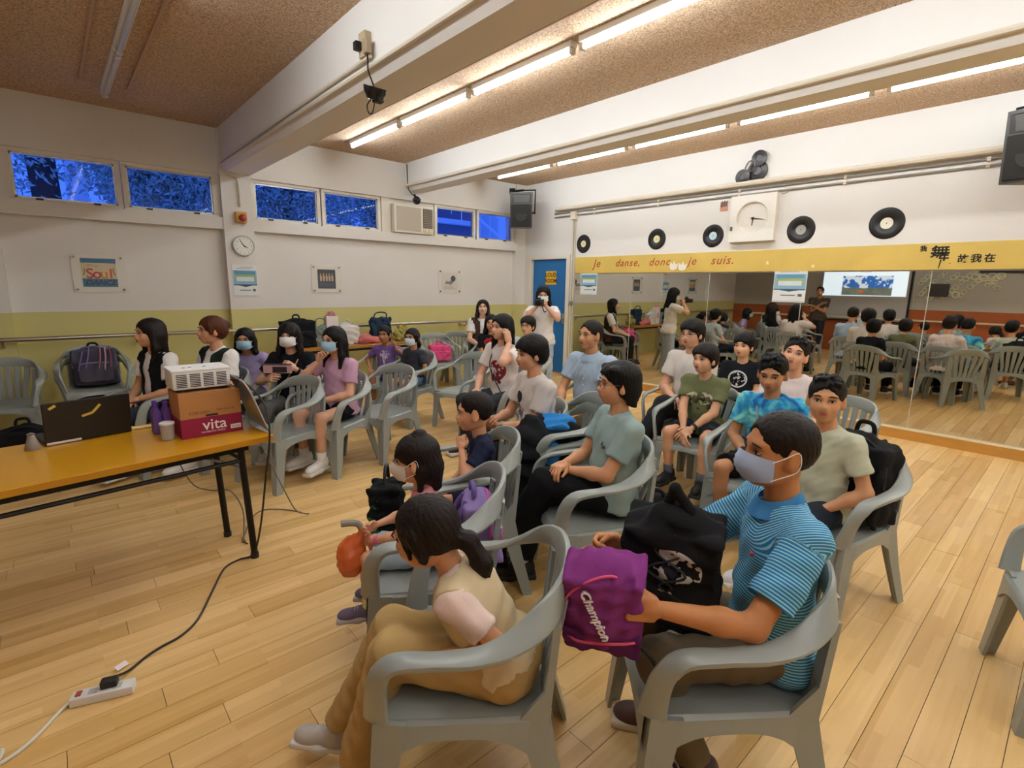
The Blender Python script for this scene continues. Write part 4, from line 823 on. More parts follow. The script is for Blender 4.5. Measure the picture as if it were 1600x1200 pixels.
strap(P19, [chest(P19, .46, .05, -.08), chest(P19, .34, .13, -.05), chest(P19, .2, .14, .0), chest(P19, .02, .14, .06)], .007, mat('grey_strap', '#8d9298', rough=.7))
strap(P10, [chest(P10, .45, .05, -.08), chest(P10, .3, .135, -.06), chest(P10, .1, .14, .06), chest(P10, .02, .14, .1)], .006, M_wband)
strap(P12, [chest(P12, .46, .04, .07), chest(P12, .42, .12, .03), chest(P12, .5, .2, 0)], .007, M_wband)
strap(P6, [chest(P6, .45, .05, .06), chest(P6, .3, .13, .02), chest(P6, .2, .13, 0), chest(P6, .3, .13, -.02), chest(P6, .45, .05, -.06)], .005, mat('pale_lanyard', '#d9d2c0', rough=.7), 'lanyard')
# polo collars
def collar(P, m):
    b = MB(); r = .058*P['s']; pts = []
    for k in range(15):
        a = -2.7+5.4*k/14; pts.append(P['S']+P['up']*(.045-.02*math.cos(a))*P['s']+P['fwd']*(math.cos(a)*r+.018)+P['lat']*math.sin(a)*r)
    v = []; f = []
    for i, p in enumerate(pts):
        d = (p-P['S']); d -= P['up']*d.dot(P['up']); d.normalize(); v += [p+P['up']*.018*P['s'], p+d*.012+P['up']*.006, p+d*.03*P['s']-P['up']*.035*P['s'], p+d*.012-P['up']*.03*P['s']]
    for i in range(len(pts)-1):
        for j in range(4): f.append((i*4+j, (i+1)*4+j, (i+1)*4+(j+1) % 4, i*4+(j+1) % 4))
    b.add(v, f+[(0, 1, 2, 3), tuple(len(v)-4+k for k in (3, 2, 1, 0))]); b.obj('collar', m, P['root'], smooth=True)
collar(P14, cloth('pale_blue_collar', '#a3b6cc')); collar(P22, cloth('blue_collar', '#3f7fb4'))
MB().sphere(chest(P22, .34, .118, .07), .007).obj('badge', mat('badge_red', '#a8344a', rough=.6), P22['root'])
for k in range(3): MB().sphere(chest(P14, .36-.05*k, .122, 0), .0045).obj('button', WHT, P14['root'])
# ================================================================== EMPTY CHAIRS
put_chair(2.22, 4.32, 197, 'empty grey armchair in the middle of the floor, right of the girl in pink lilac')
put_chair(1.29, 4.22, 197, 'empty grey armchair beside the projector table')
put_chair(-.42, 6.72, 262, 'grey armchair cut off by the left photo edge')
put_chair(.27, 6.80, 268, 'lower grey armchair of the stack holding the striped backpack'); put_chair(.27, 6.80, 268, 'upper grey armchair of the stack, with the striped backpack on it', z=.075)
put_chair(4.45, 6.72, 255, 'grey armchair by the wall with the pink bag on it'); put_chair(4.95, 6.78, 262, 'empty grey armchair against the yellow wall beside the pink bag')
put_chair(3.42, 4.62, 195, 'empty grey armchair behind the woman touching her hair')
put_chair(2.42, 2.22, 152, 'grey armchair heaped with a black and blue jacket'); put_chair(2.42, 2.22, 152, 'second grey armchair stacked under the jacket', z=.07)
put_chair(4.10, 1.20, 152, 'empty grey armchair in front of the mirror plinth')
put_chair(2.79, -.21, 107, 'grey armchair cut off by the right photo edge')
# ================================================================== FRONT TABLE
M_top = mat('yellow_laminate', '#c98f12', rough=.3, var=.08, vscale=2, coat=.2); M_blackm = mat('black_steel', '#17130f', rough=.45, metal=.4)
T = thing('folding_table', 'yellow topped folding table with black legs carrying the projector', 'table', (-.09, 3.21, 0), math.radians(7.9))
MB().span((-.9, -.375, .712), (.9, .375, .74), .004).obj('tabletop', M_top, T)
MB().span((-.902, -.378, .708), (.902, -.37, .738)).obj('edge_band', mat('dark_yellow_edge', '#b37a10', rough=.4), T)
for x, sx in ((.79, 1), (-.79, -1)):
    for yy in (-.27, .12): MB().tube([(x-.03*sx, yy, .70), (x, yy, .02)], .018, 10).obj('leg', M_blackm, T, smooth=True); MB().cyl((x, yy, .03), (x, yy, 0), .022).obj('foot_cap', M_wband, T)
    for z in (.66, .60): MB().tube([(x-.02*sx, -.27, z), (x-.02*sx, .12, z)], .011).obj('cross_bar', M_blackm, T)
    for yy in (-.22, .08): MB().tube([(x-.02*sx, yy, .55), (x-.3*sx, yy, .70)], .008).obj('brace', mat('grey_strut', '#6d6a66', rough=.4, metal=.6), T)
for yy in (-.27, -.2, .25): MB().span((-.8, yy-.014, .655), (.8, yy+.014, .685)).obj('side_rail', M_blackm, T)
MB().tube([(-.78, -.27, .60), (.77, -.27, .60)], .012).obj('lower_rail', M_blackm, T)
# carton
M_kraft = mat('kraft_card', '#b07a45', rough=.8, var=.1, vscale=6); N, L, p = nodes(M_kraft)
tc = N.new('ShaderNodeTexCoord'); s_ = N.new('ShaderNodeSeparateXYZ'); L.new(tc.outputs['Object'], s_.inputs[0])
L.new(mix_col(N, L, math_node(N, L, 'LESS_THAN', s_.outputs[2], .108), p.inputs['Base Color'].links[0].from_socket, '#8e1238'), p.inputs['Base Color'])
B = thing('cardboard_carton', 'brown and maroon drinks carton under the projector', 'box', (.595, 3.275, .74), .05)
MB().span((-.152, -.115, 0), (.152, .115, .242), .003).obj('body', M_kraft, B)
MB().span((-.15, -.113, .242), (.15, -.003, .247)).obj('flap', mat('kraft_flap', '#a8733f', rough=.8), B); MB().span((-.15, .003, .242), (.15, .113, .247)).obj('flap', mat('kraft_flap', '#a8733f'), B)
fr = lambda x, z: frame((x, -.1165, z), (1, 0, 0), (0, 0, 1), (0, -1, 0))
M_pw = mat('print_white', '#efe3e0', rough=.7)
text('vita_lettering', 'vita', .085, M_pw, fr(.01, .062), B, .0008, bold=.0006)
text('small_lettering', 'THE HEALTHY CHOICE', .0115, M_pw, fr(.0, .024), B, .0006)
MB().span((.088, -.1172, .022), (.142, -.1155, .046)).obj('printed_box', M_pw, B); text('print_line', 'TEA 250ml', .010, mat('maroon_ink', '#6a1030', rough=.7), frame((.115, -.1176, .034), (1, 0, 0), (0, 0, 1), (0, -1, 0)), B, .0004)
MB().span((-.03, -.1172, .112), (.03, -.1155, .122)).obj('hand_slot', mat('slot_dark', '#3a2010', rough=.9), B)
text('faint_print', 'KEEP DRY', .022, mat('kraft_ink', '#7d5128', rough=.8), fr(-.06, .135), B, .0004); text('faint_print', 'THIS SIDE UP', .016, mat('kraft_ink', '#7d5128'), fr(.07, .14), B, .0004)
# projector
M_pl = mat('projector_white', '#dfdedb', rough=.4); J = thing('projector', 'white projector with dark vents on top of the carton', 'projector', (.575, 3.30, .99), .02)
MB().span((-.14, -.105, .012), (.14, .105, .115), .012).obj('body', M_pl, J, smooth=True); MB().span((-.143, -.107, .108), (.143, .107, .121), .005).obj('top_cover', mat('projector_top', '#e9e8e6', rough=.35), J)
for c in range(4):
    for r in range(8): MB().span((-.122+.064*c, -.1065, .026+.0093*r), (-.122+.064*c+.05, -.103, .0305+.0093*r)).obj('vent_slot', mat('vent_dark', '#1c1a18', rough=.8), J)
for x in (-.11, .11):
    for y in (-.08, .08): MB().cyl((x, y, 0), (x, y, .013), .012).obj('foot', M_wband, J)
for i, x in enumerate((-.07, -.04, .03)): MB().cyl((x, -.03, .12), (x, -.03, .124), .009).obj('button', mat('button_grey', '#a8a6a2', rough=.5), J)
MB().cyl((-.05, .10, .055), (-.05, .125, .055), .035).obj('lens', M_dark, J, smooth=True)
# purple pack and clear cup
K = thing('drink_pack', 'purple shrink-wrapped bottle pack behind the carton', 'bottle pack', (.395, 3.40, .74))
for i, (x, y) in enumerate(((-.022, -.03), (.026, -.03), (-.022, .03), (.026, .03))):
    b_ = MB().lathe([(.02, 0), (.024, .004), (.024, .1), (.02, .125), (.01, .15), (.01, .16)], Matrix.Translation((x, y, 0)), 14).obj('bottle', mat('purple_bottle', '#6a4aa0', rough=.15, alpha=.9, var=.2, vscale=30), K, smooth=True)
    MB().cyl((x, y, .16), (x, y, .178), .012).obj('cap', mat('purple_cap', '#5836a0', rough=.4), b_)
K2 = thing('clear_cup', 'clear plastic cup with white lid in front of the purple pack', 'cup', (.395, 3.215, .74))
MB().lathe([(.027, 0), (.03, .003), (.034, .07), (.034, .085)], None, 18).obj('cup_wall', mat('clear_plastic', '#cfc9c4', rough=.1, alpha=.55), K2, smooth=True); MB().lathe([(.036, .085), (.036, .094), (.03, .098)], None, 18).obj('lid', M_pl, K2, smooth=True)
# leaning silver sheet
sv = []; nn = 14
for k in range(nn+1):
    u = k/nn
    sv.append((.845-.115*u**.85, .738+.012+.30*math.sin(u*1.45)/math.sin(1.45)))
b = MB(); vv = []; ff = []
for i, (x, z) in enumerate(sv):
    y0, y1 = 3.02+.06*(i/nn), 3.36+.05*(i/nn); vv += [(x, y0, z), (x+.006, y0, z+.002), (x+.006, y1, z+.002), (x, y1, z)]
for i in range(nn): ff += [(i*4+j, (i+1)*4+j, (i+1)*4+(j+1) % 4, i*4+(j+1) % 4) for j in range(4)]
F_ = thing('document_folder', 'bent silver grey folder leaning against the carton at the table end', 'folder', (0, 0, 0))
b.add(vv, ff+[(0, 1, 2, 3), tuple(nn*4+k for k in (3, 2, 1, 0))]).obj('sheet', mat('silver_vinyl', '#96908c', rough=.25, metal=.5), F_, smooth=True)
MB().tube([(x+.006, 3.02+.06*(i/nn), z) for i, (x, z) in enumerate(sv)], .004, 6).obj('piping', mat('pale_piping', '#b9aaa0', rough=.5), F_)
# laptop
Lp = thing('laptop', 'open black laptop seen from behind with yellow tape on its lid', 'laptop', (.083, 3.487, .74), math.radians(11.5))
tilt = Matrix.Rotation(.14, 4, 'X'); lid = MB(); lid.box((0, 0, .115), (.372, .012, .225), bev=.005); lo = lid.obj('lid', mat('laptop_black', '#141110', rough=.45, var=.1), Lp, mw=tilt)
MB().box((0, .0065, .118), (.345, .001, .195)).obj('screen', mat('laptop_screen', '#b9c6dc', rough=.3, emis=.25), lo)
MB().box((0, .125, .010), (.37, .25, .018), bev=.004).obj('base', mat('laptop_black', '#141110'), Lp)
MB().box((0, .11, .0195), (.32, .11, .002)).obj('keyboard', mat('key_dark', '#26221f', rough=.6), Lp)
M_tape = mat('yellow_tape', '#c9b24a', rough=.6)
for c, l, a in (((-.145, .205), .032, .55), ((.035, .17), .05, .85), ((-.005, .143), .05, .25)):
    MB().box((0, 0, 0), (l, .001, .013)).obj('tape', M_tape, lo, mw=Matrix.Translation((c[0], -.0068, c[1])) @ Matrix.Rotation(-a, 4, 'Y'))
MB().box((-.11, -.0068, .012), (.14, .001, .012)).obj('label_strip', M_pw, lo)
t = thing('webcam_stub', 'small grey cone-shaped pot at the left of the laptop', 'pot', (-.145, 3.43, .74)); MB().lathe([(.028, 0), (.031, .01), (.026, .03), (.018, .055), (.014, .075)], None, 20).obj('body', mat('warm_grey', '#8f857a', rough=.6), t, smooth=True); MB().lathe([(.015, .075), (.017, .08), (.006, .086)], None, 16).obj('cap', mat('grey_cap', '#6f675f', rough=.5), t, smooth=True)
t = thing('power_adapter', 'cream cable lying on the table behind the laptop', 'cable', (.36, 3.60, .74)); MB().tube(bez([(-.1, -.05, .008), (0, -.045, .008), (.06, 0, .01), (.1, .0, .008)], 6), .007, 8).obj('cord', mat('cream_plastic', '#e0cf9c', rough=.5), t, smooth=True); MB().box((-.11, -.05, .01), (.05, .03, .02), bev=.004).obj('plug', mat('cream_plastic', '#e0cf9c'), t)
# cables and power strip
M_cord = mat('dark_cord', '#2a2018', rough=.5); M_gcord = mat('grey_cord', '#6a665f', rough=.5)
C1 = thing('power_cable', 'black projector cable running from the table to the power strip', 'cable')
MB().tube(bez([(.71, 3.24, 1.03), (.77, 3.12, 1.02), (.825, 2.99, .92), (.825, 2.925, .76), (.79, 2.94, .5), (.755, 2.99, .2), (.72, 3.04, .03), (.65, 3.07, .006), (.562, 3.02, .006), (.46, 2.82, .006), (.378, 2.65, .006), (.325, 2.57, .006), (.262, 2.52, .006), (.20, 2.50, .006), (.14, 2.47, .006), (.07, 2.41, .01), (.01, 2.345, .05)], 6), .0055, 7).obj('cord', M_cord, C1, smooth=True)
tg = MB().box((0, 0, 0), (.045, .026, .001)).obj('paper_tag', M_pw, C1, mw=Matrix.Translation((.052, 2.455, .016)) @ Matrix.Rotation(.5, 4, 'Z') @ Matrix.Rotation(.3, 4, 'X'))
tag(MB().tube(bez([(.45, 3.5, .70), (.47, 3.5, .52), (.53, 3.5, .36), (.62, 3.5, .30), (.72, 3.46, .28), (.77, 3.42, .15), (.745, 3.34, .01), (.735, 3.28, .006)], 6), .004, 6).obj('video_cable', M_gcord, smooth=True), 'thin grey cable hanging under the table between the legs', 'cable')
tag(MB().tube(bez([(.80, 3.40, .735), (.86, 3.42, .70), (.93, 3.43, .5), (1.02, 3.44, .25), (1.10, 3.45, .05), (1.16, 3.44, .006), (1.18, 3.42, .006)], 6), .004, 6).obj('video_cable', M_gcord, smooth=True), 'thin grey cable dropping off the table end to the floor', 'cable')
tag(MB().tube(bez([(1.15, 3.47, .006), (1.07, 3.60, .006), (.96, 3.68, .006), (.86, 3.6, .006), (.77, 3.4, .006), (.73, 3.3, .006), (.74, 3.24, .006)], 6), .004, 6).obj('floor_cable', M_gcord, smooth=True), 'grey cable loop on the floor past the table legs', 'cable')
St = thing('power_strip', 'white power strip with a black plug on the floor', 'power strip', (-.015, 2.32, 0), math.radians(-19))
MB().box((0, 0, .018), (.2, .055, .034), bev=.006).obj('housing', M_pl, St, smooth=True)
for x in (-.03, .045): MB().box((x, 0, .0355), (.03, .03, .001)).obj('socket', mat('socket_grey', '#b5b1aa', rough=.5), St)
MB().box((.02, .008, .051), (.055, .036, .03), bev=.006).obj('plug', M_wband, St, smooth=True); MB().box((-.075, 0, .0375), (.018, .026, .006), bev=.002).obj('switch', mat('red_switch', '#a8482e', rough=.5), St)
tag(MB().tube(bez([(-.11, 2.355, .015), (-.15, 2.32, .007), (-.2, 2.25, .007), (-.25, 2.20, .007), (-.31, 2.175, .007), (-.36, 2.19, .007), (-.37, 2.23, .007), (-.33, 2.245, .007), (-.29, 2.22, .02), (-.33, 2.16, .012), (-.5, 2.1, .007)], 6), .0065, 8).obj('extension_cord', mat('white_cord', '#d9d4c4', rough=.5), smooth=True), 'white extension cord curling off the bottom left corner', 'cord')
# ================================================================== BAGS
def backpack(name, label, loc, rz, size, col, trim, tilt=0, strapcol='#1a1a1c', seed=1, tiltx=0, parts=True, cat='backpack'):
    w_, d_, h_ = size; t = thing(name, label, cat, loc, rz); t.rotation_euler = (tiltx, tilt, rz)
    m = cloth('bag_'+col.strip('#'), col, .15); tm = cloth('bagtrim_'+trim.strip('#'), trim)
    pr = [('b', (0, 0, h_*.45), None, (d_/2, w_/2, h_*.45), .06), ('e', (0, 0, h_*.75), None, (d_*.48, w_*.47, h_*.27))]
    sdf_obj('body', m, t, pr, .011, k=.03, noise=(.007, .13, seed))
    sdf_obj('front_pocket', m, t, [('b', (d_*.55, 0, h_*.3), None, (d_*.22, w_*.4, h_*.26), .04)], .011, noise=(.005, .1, seed+1))
    MB().tube(bez([(d_*.70, -w_*.36, h_*.36), (d_*.74, -w_*.3, h_*.52), (d_*.74, w_*.3, h_*.52), (d_*.70, w_*.36, h_*.36)], 6), .006, 6).obj('pocket_zip', tm, t, smooth=True)
    MB().tube(bez([(d_*.30, -w_*.5, h_*.45), (d_*.3, -w_*.44, h_*.82), (d_*.3, 0, h_*1.0), (d_*.3, w_*.44, h_*.82), (d_*.30, w_*.5, h_*.45)], 6), .006, 6).obj('main_zip', tm, t, smooth=True)
    MB().tube(bez([(-d_*.2, -.045, h_*.98), (-d_*.2, -.03, h_*1.1), (-d_*.2, .03, h_*1.1), (-d_*.2, .045, h_*.98)], 5), .011, 8).obj('grab_handle', cloth('strap_'+strapcol.strip('#'), strapcol), t, smooth=True)
    for s in (1, -1): MB().tube(bez([(-d_*.45, s*w_*.2, h_*.92), (-d_*.75, s*w_*.27, h_*.7), (-d_*.75, s*w_*.33, h_*.35), (-d_*.5, s*w_*.4, h_*.08)], 5), .014, 8).obj('shoulder_strap', cloth('strap_'+strapcol.strip('#'), strapcol), t, smooth=True)
    return t
# the two bags on the man's lap
pb = thing('backpack', 'purple backpack with pink zips and white script on the man\'s lap', 'backpack', (1.12, .83, .595), math.radians(212)); pb.rotation_euler = (.0, .32, math.radians(212)); pb.scale = (.8, .76, .8)
M_pur = cloth('purple_nylon', '#7d3276', .2)
sdf_obj('body', M_pur, pb, [('b', (0, 0, .16), None, (.085, .14, .15), .075), ('e', (0, .0, .26), None, (.075, .12, .085)), ('e', (.045, 0, .13), None, (.085, .12, .12))], .007, k=.05, noise=(.007, .1, 5))
sdf_obj('bottom_panel', cloth('dark_purple', '#5d2560'), pb, [('b', (.01, 0, .045), None, (.10, .142, .05), .045)], .008, noise=(.005, .08, 6))
M_pink = cloth('pink_zip', '#d8567e')
MB().tube(bez([(.06, -.145, .10), (.09, -.13, .22), (.085, -.07, .30), (.06, .03, .335), (.04, .12, .27)], 6), .005, 6).obj('zip', M_pink, pb, smooth=True)
MB().tube(bez([(.10, .125, .08), (.13, .08, .10), (.138, .0, .09), (.13, -.08, .07), (.10, -.125, .05)], 6), .005, 6).obj('zip', M_pink, pb, smooth=True)
a_ = Vector((.96, 0, .29)).normalized(); u_ = Vector((-.29, .0, .96)).normalized(); y_ = Vector((0, 1, 0))
text('script_lettering', 'Champion', .046, mat('script_white', '#efe6ea', rough=.6), frame((.113, -.02, .20), u_*-.88+y_*.47, u_*.47+y_*.88, a_), pb, .01, shear=.25, bold=.0004)
MB().tube(bez([(.06, .13, .02), (.10, .20, -.03), (.12, .205, -.2), (.12, .2, -.44)], 6), .009, 6).obj('hanging_strap', M_wband, pb, smooth=True)
bb = thing('backpack', 'black drawstring backpack with white print propped against the man', 'backpack', (1.39, .775, .565), 0); bb.rotation_euler = (0, .22, math.radians(202)); bb.scale = (.92, .92, .92)
M_bn = cloth('black_nylon', '#18181a', .2)
sdf_obj('body', printmat('black_print_nylon', '#18181a', [(.02, .25, .085, .075, '#c9c7c2', 16, .46), (.03, .25, .05, .04, '#262a36', 20, .55)]), bb, [('b', (0, 0, .19), None, (.085, .15, .18), .08), ('e', (.0, 0, .33), None, (.07, .12, .10)), ('e', (.05, 0, .14), None, (.07, .12, .13))], .007, k=.05, noise=(.008, .1, 9))
sdf_obj('grab_loop', M_bn, bb, [('c', (-.02, -.03, .40), (-.01, .0, .49), .018, .014), ('c', (-.01, .0, .49), (.0, .05, .42), .014, .02)], .008)
for s in (1, -1): MB().tube(bez([(.115, s*.08, .14), (.12, -s*.02, .20), (.11, s*.06, .25), (.09, -s*.04, .31), (.07, s*.02, .37)], 6), .004, 6).obj('bungee_cord', M_wband, bb, smooth=True)
sdf_obj('hanging_flap', M_bn, bb, [('b', (.02, .10, -.0), None, (.03, .05, .08), .03)], .009, noise=(.008, .08, 4))
# others
gb = backpack('backpack', 'grey backpack with purple stripes on the stacked armchair', (.28, 6.82, .50), math.radians(268), (.36, .18, .40), '#4a4652', '#8a7fa8', tilt=-.25, seed=3)
for i, (yy, c_) in enumerate(((-.13, '#6a5f94'), (-.075, '#7a6a9a'), (.03, '#a06a74'), (.075, '#b5949c'), (.12, '#8a4a6a'))):
    MB().tube(bez([(.085, yy, .05), (.135, yy*1.02, .16), (.125, yy*.96+.02, .27), (.07, yy*.85+.03, .385)], 5), .007, 6).obj('stripe_band', cloth('band_'+c_.strip('#'), c_), gb, smooth=True)
backpack('backpack', 'black backpack lying on the floor beside the sage green tee', (2.66, 1.60, .02), math.radians(200), (.36, .24, .40), '#1b1b1d', '#3a3a3c', tilt=.5, seed=4)
backpack('backpack', 'black backpack behind the boy in pale green tee', (2.99, .70, .44), math.radians(163), (.34, .17, .44), '#1c1c1e', '#3a3a3c', seed=8)
backpack('backpack', 'purple and pale blue school bag behind the little girl in pink', (1.27, 1.63, .42), math.radians(330), (.22, .12, .30), '#8f7cb4', '#d65c9a', seed=11, strapcol='#6b5a9a')
backpack('backpack', 'black bag on the floor at the left photo edge', (-.28, 5.7, .0), math.radians(270), (.34, .24, .40), '#141416', '#2a2a2c', seed=13)
backpack('backpack', 'bright pink bag on the armchair by the wall', (4.42, 6.65, .43), math.radians(250), (.32, .20, .26), '#e0568c', '#b83c6c', seed=15, strapcol='#b83c6c')
# jacket heap on the stacked chair
jk = thing('jacket_heap', 'black and bright blue jacket and bags heaped on an armchair', 'jacket', (2.37, 2.25, .485), math.radians(152))
sdf_obj('black_jacket', cloth('black_jacket', '#17181b'), jk, [('e', (.05, -.05, .10), None, (.2, .17, .12)), ('e', (.16, .12, .14), None, (.14, .14, .16)), ('e', (-.02, .17, .16), None, (.13, .08, .12)), ('c', (.22, .2, .12), (.25, .24, -.22), .08, .06)], .011, k=.05, noise=(.014, .1, 21))
sdf_obj('blue_lining', cloth('blue_lining', '#2f7fc4', .3), jk, [('e', (.02, .12, .235), None, (.13, .1, .07)), ('e', (.1, .24, .10), None, (.07, .05, .09))], .011, k=.04, noise=(.012, .08, 22))
sdf_obj('grey_hood', cloth('grey_fleece', '#3a3d44'), jk, [('e', (-.1, .12, .10), None, (.13, .1, .1))], .011, noise=(.01, .09, 23))
# wall table with belongings
wt = thing('side_table', 'long brown topped table under the windows holding bags', 'table', (3.15, 6.98, 0))
MB().span((-.95, -.24, .705), (.95, .24, .735), .004).obj('tabletop', mat('brown_laminate', '#b5772c', rough=.35, var=.08), wt)
for x in (-.85, .85):
    for y in (-.2, .2): MB().tube([(x, y, 0), (x*.97, y, .705)], .015).obj('leg', M_blackm, wt)
for y in (-.2, .2): MB().span((-.84, y-.012, .66), (.84, y+.012, .69)).obj('side_rail', M_blackm, wt)
backpack('backpack', 'black backpack standing on the side table behind the masked woman', (2.42, 7.0, .735), math.radians(270), (.42, .2, .38), '#1a1b1d', '#303034', seed=31)
def soft(name, label, cat, loc, col, prims, seed, amp=.01, handles=None):
    t = thing(name, label, cat, loc); sdf_obj('body', cloth('soft_'+col.strip('#'), col, .15), t, prims, .011, k=.04, noise=(amp, .1, seed))
    if handles: MB().tube(bez(handles, 6), .009, 7).obj('handle', cloth('soft_'+col.strip('#'), col), t, smooth=True)
    return t
soft('document_bag', 'grey green wedge-shaped bag on the side table', 'bag', (2.72, 7.0, .735), '#7d8a80', [('b', (0, 0, .13), None, (.15, .05, .13), .03), ('c', (-.05, 0, .2), (.1, 0, .3), .04, .02)], 32, handles=[(-.06, 0, .26), (-.04, 0, .36), (.05, 0, .36), (.08, 0, .28)])
t = thing('paper_bag', 'white paper bag with pink picture on the side table', 'paper bag', (2.87, 6.98, .735)); MB().span((-.085, -.05, 0), (.085, .05, .40), .01).obj('body', mat('white_paper', '#e2d6d2', rough=.8, var=.1, vscale=14), t); sdf_obj('pink_tissue', cloth('pink_tissue', '#c98a94'), t, [('e', (0, 0, .41), None, (.06, .035, .05))], .009, noise=(.01, .05, 3))
MB().sphere((0, -.051, .2), (.05, .003, .08)).obj('picture', mat('pink_print', '#c79a9c', rough=.8, var=.3, vscale=40), t)
soft('tote_bag', 'white and navy bag slumped on the side table', 'bag', (3.12, 6.98, .735), '#d5d2cc', [('b', (0, 0, .12), None, (.13, .07, .12), .05), ('e', (-.05, 0, .24), None, (.08, .05, .07))], 33, .012, [(-.12, 0, .22), (-.06, -.02, .34), (.0, -.02, .33), (.05, 0, .24)])
soft('pink_pouch', 'salmon pink soft pouch on the side table', 'pouch', (3.38, 6.92, .735), '#c8706e', [('e', (-.06, 0, .06), None, (.11, .08, .075)), ('e', (.1, 0, .045), None, (.12, .07, .055))], 34)
soft('tote_bag', 'navy tote bag standing on the side table', 'bag', (3.62, 7.02, .735), '#27384e', [('b', (0, 0, .16), None, (.14, .06, .17), .03), ('b', (.02, 0, .3), None, (.15, .04, .05), .02)], 35, .012, [(-.1, 0, .3), (-.08, -.04, .42), (.08, -.04, .42), (.1, 0, .3)])
soft('net_bag', 'yellow green bundle at the end of the side table', 'bag', (3.92, 6.95, .735), '#9c9250', [('e', (0, 0, .08), None, (.13, .09, .09)), ('e', (.03, 0, .18), None, (.07, .05, .07))], 36, .016)
# things held
o = thing('clear_pouch', 'clear pink pouch held up by the woman in black top', 'pouch', (0, 0, 0)); o.parent = None
def held(P, name, label, cat, at, rz=0):
    W_ = Matrix.Translation(P['root'].location) @ Matrix.Rotation(P['ang'], 4, 'Z'); q = W_ @ Vector(at); t = thing(name, label, cat, q, P['ang']+rz); return t
bpy.data.objects.remove(o)
c = (P4['wr'][1]+P4['wr'][-1])/2+Vector((.09, 0, .06)); t = held(P4, 'clear_pouch', 'clear pink pouch held up by the woman in black top', 'pouch', c)
MB().box((0, 0, 0), (.012, .24, .075), bev=.005).obj('pouch_body', mat('pink_clear', '#d9b3b6', rough=.15, alpha=.75), t); MB().box((.001, 0, .04), (.015, .24, .012), bev=.003).obj('zip_edge', mat('dark_zip', '#4a3a44', rough=.5), t); MB().box((.007, .02, -.005), (.003, .12, .05)).obj('content', mat('content_dark', '#2a2024', rough=.6), t)
c = (P12['wr'][1]+P12['wr'][-1])/2+Vector((.08, -.03, .05)); t = held(P12, 'photo_camera', 'black camera with lens held by the standing photographer', 'camera', c)
MB().box((0, 0, 0), (.055, .13, .09), bev=.012).obj('body', mat('camera_black', '#1b1b1d', rough=.45), t, smooth=True); MB().cyl((.02, -.01, -.005), (.11, -.01, -.005), .036).obj('lens', mat('lens_black', '#0f0f12', rough=.2), t, smooth=True); MB().box((0, 0, .055), (.04, .04, .03), bev=.008).obj('viewfinder', mat('camera_black', '#1b1b1d'), t)
c = (P13['wr'][1]+P13['wr'][-1])/2+Vector((.09, 0, .08)); t = held(P13, 'drink_cup', 'plastic cup of green drink held in both hands', 'cup', c)
MB().lathe([(.026, -.06), (.034, .05), (.034, .055)], None, 18).obj('cup_wall', mat('green_drink', '#8fae3c', rough=.2, var=.2, vscale=30), t, smooth=True); MB().lathe([(.037, .052), (.036, .062), (.028, .07)], None, 18).obj('lid', mat('clear_lid', '#d9e0d0', rough=.2), t, smooth=True); MB().tube([(0, 0, .06), (.02, .01, .14)], .004).obj('straw', M_pl, t)
c = (P24['wr'][1]+P24['wr'][-1])/2+Vector((.10, .02, -.10)); t = held(P24, 'balloon_bag', 'orange translucent balloon-like bag in the little girl\'s hands', 'bag', c)
sdf_obj('pouch', mat('orange_film', '#d9642c', rough=.25, alpha=.85, var=.15), t, [('e', (0, 0, 0), None, (.06, .075, .085)), ('c', (-.02, 0, .06), (-.05, 0, .12), .03, .015)], .007, k=.03, noise=(.004, .07, 2))
MB().tube(bez([(-.05, 0, .11), (-.03, 0, .15), (.03, .02, .16)], 4), .014, 8).obj('handle', mat('grey_handle', '#8d867c', rough=.5), t, smooth=True)
t = held(P19, 'keyring', 'bright green toy dangling from the tie-dye boy\'s strap', 'keyring', P19['C']+Vector((.22, .13, .09)));
sdf_obj('toy', mat('green_toy', '#43c94f', rough=.5), t, [('e', (0, 0, 0), None, (.03, .035, .012)), ('e', (.03, .02, 0), None, (.015, .012, .01)), ('e', (.03, -.02, 0), None, (.015, .012, .01)), ('c', (0, 0, 0), (-.04, 0, .02), .01, .006)], .005, k=.01)
MB().tube([(-.04, 0, .02), (-.07, .01, .05)], .003).obj('loop', M_dark, t)
t = held(P24, 'toy_bag', 'black bag with green print standing beyond the little girl in pink', 'bag', P24['C']+Vector((.20, -.26, -.10)))
sdf_obj('body', printmat('black_green_bag', '#15181a', [(0, .1, .2, .2, '#3f7a4a', 30, .58)]), t, [('b', (0, 0, .15), None, (.07, .08, .15), .05)], .01, noise=(.01, .1, 8)); MB().tube(bez([(0, -.06, .31), (0, -.03, .38), (0, .03, .38), (0, .06, .31)], 5), .008).obj('handle', M_wband, t, smooth=True)
# ================================================================== ON THE WALLS
M_ink = mat('black_ink', '#1a1712', rough=.8); M_acr = mat('acrylic_sheet', '#f2efe8', rough=.1, alpha=.05)
def framed(label, x0, x1, z0, z1, art):
    w_, h_ = x1-x0, z1-z0; t = thing('framed_poster', label, 'poster', ((x0+x1)/2, YW+.09, (z0+z1)/2))
    MB().box((0, -.006, 0), (w_, .004, h_)).obj('backing', mat('poster_backing', '#e6e0d4', rough=.6), t); art(t)
    MB().box((0, -.016, 0), (w_+.01, .004, h_+.01)).obj('acrylic_cover', M_acr, t)
    for sx in (-1, 1):
        for sz in (-1, 1): MB().cyl((sx*(w_/2-.03), 0, sz*(h_/2-.03)), (sx*(w_/2-.03), -.026, sz*(h_/2-.03)), .011, n=14).obj('standoff_cap', mat('chrome_cap', '#8d8880', rough=.2, metal=1), t, smooth=True)
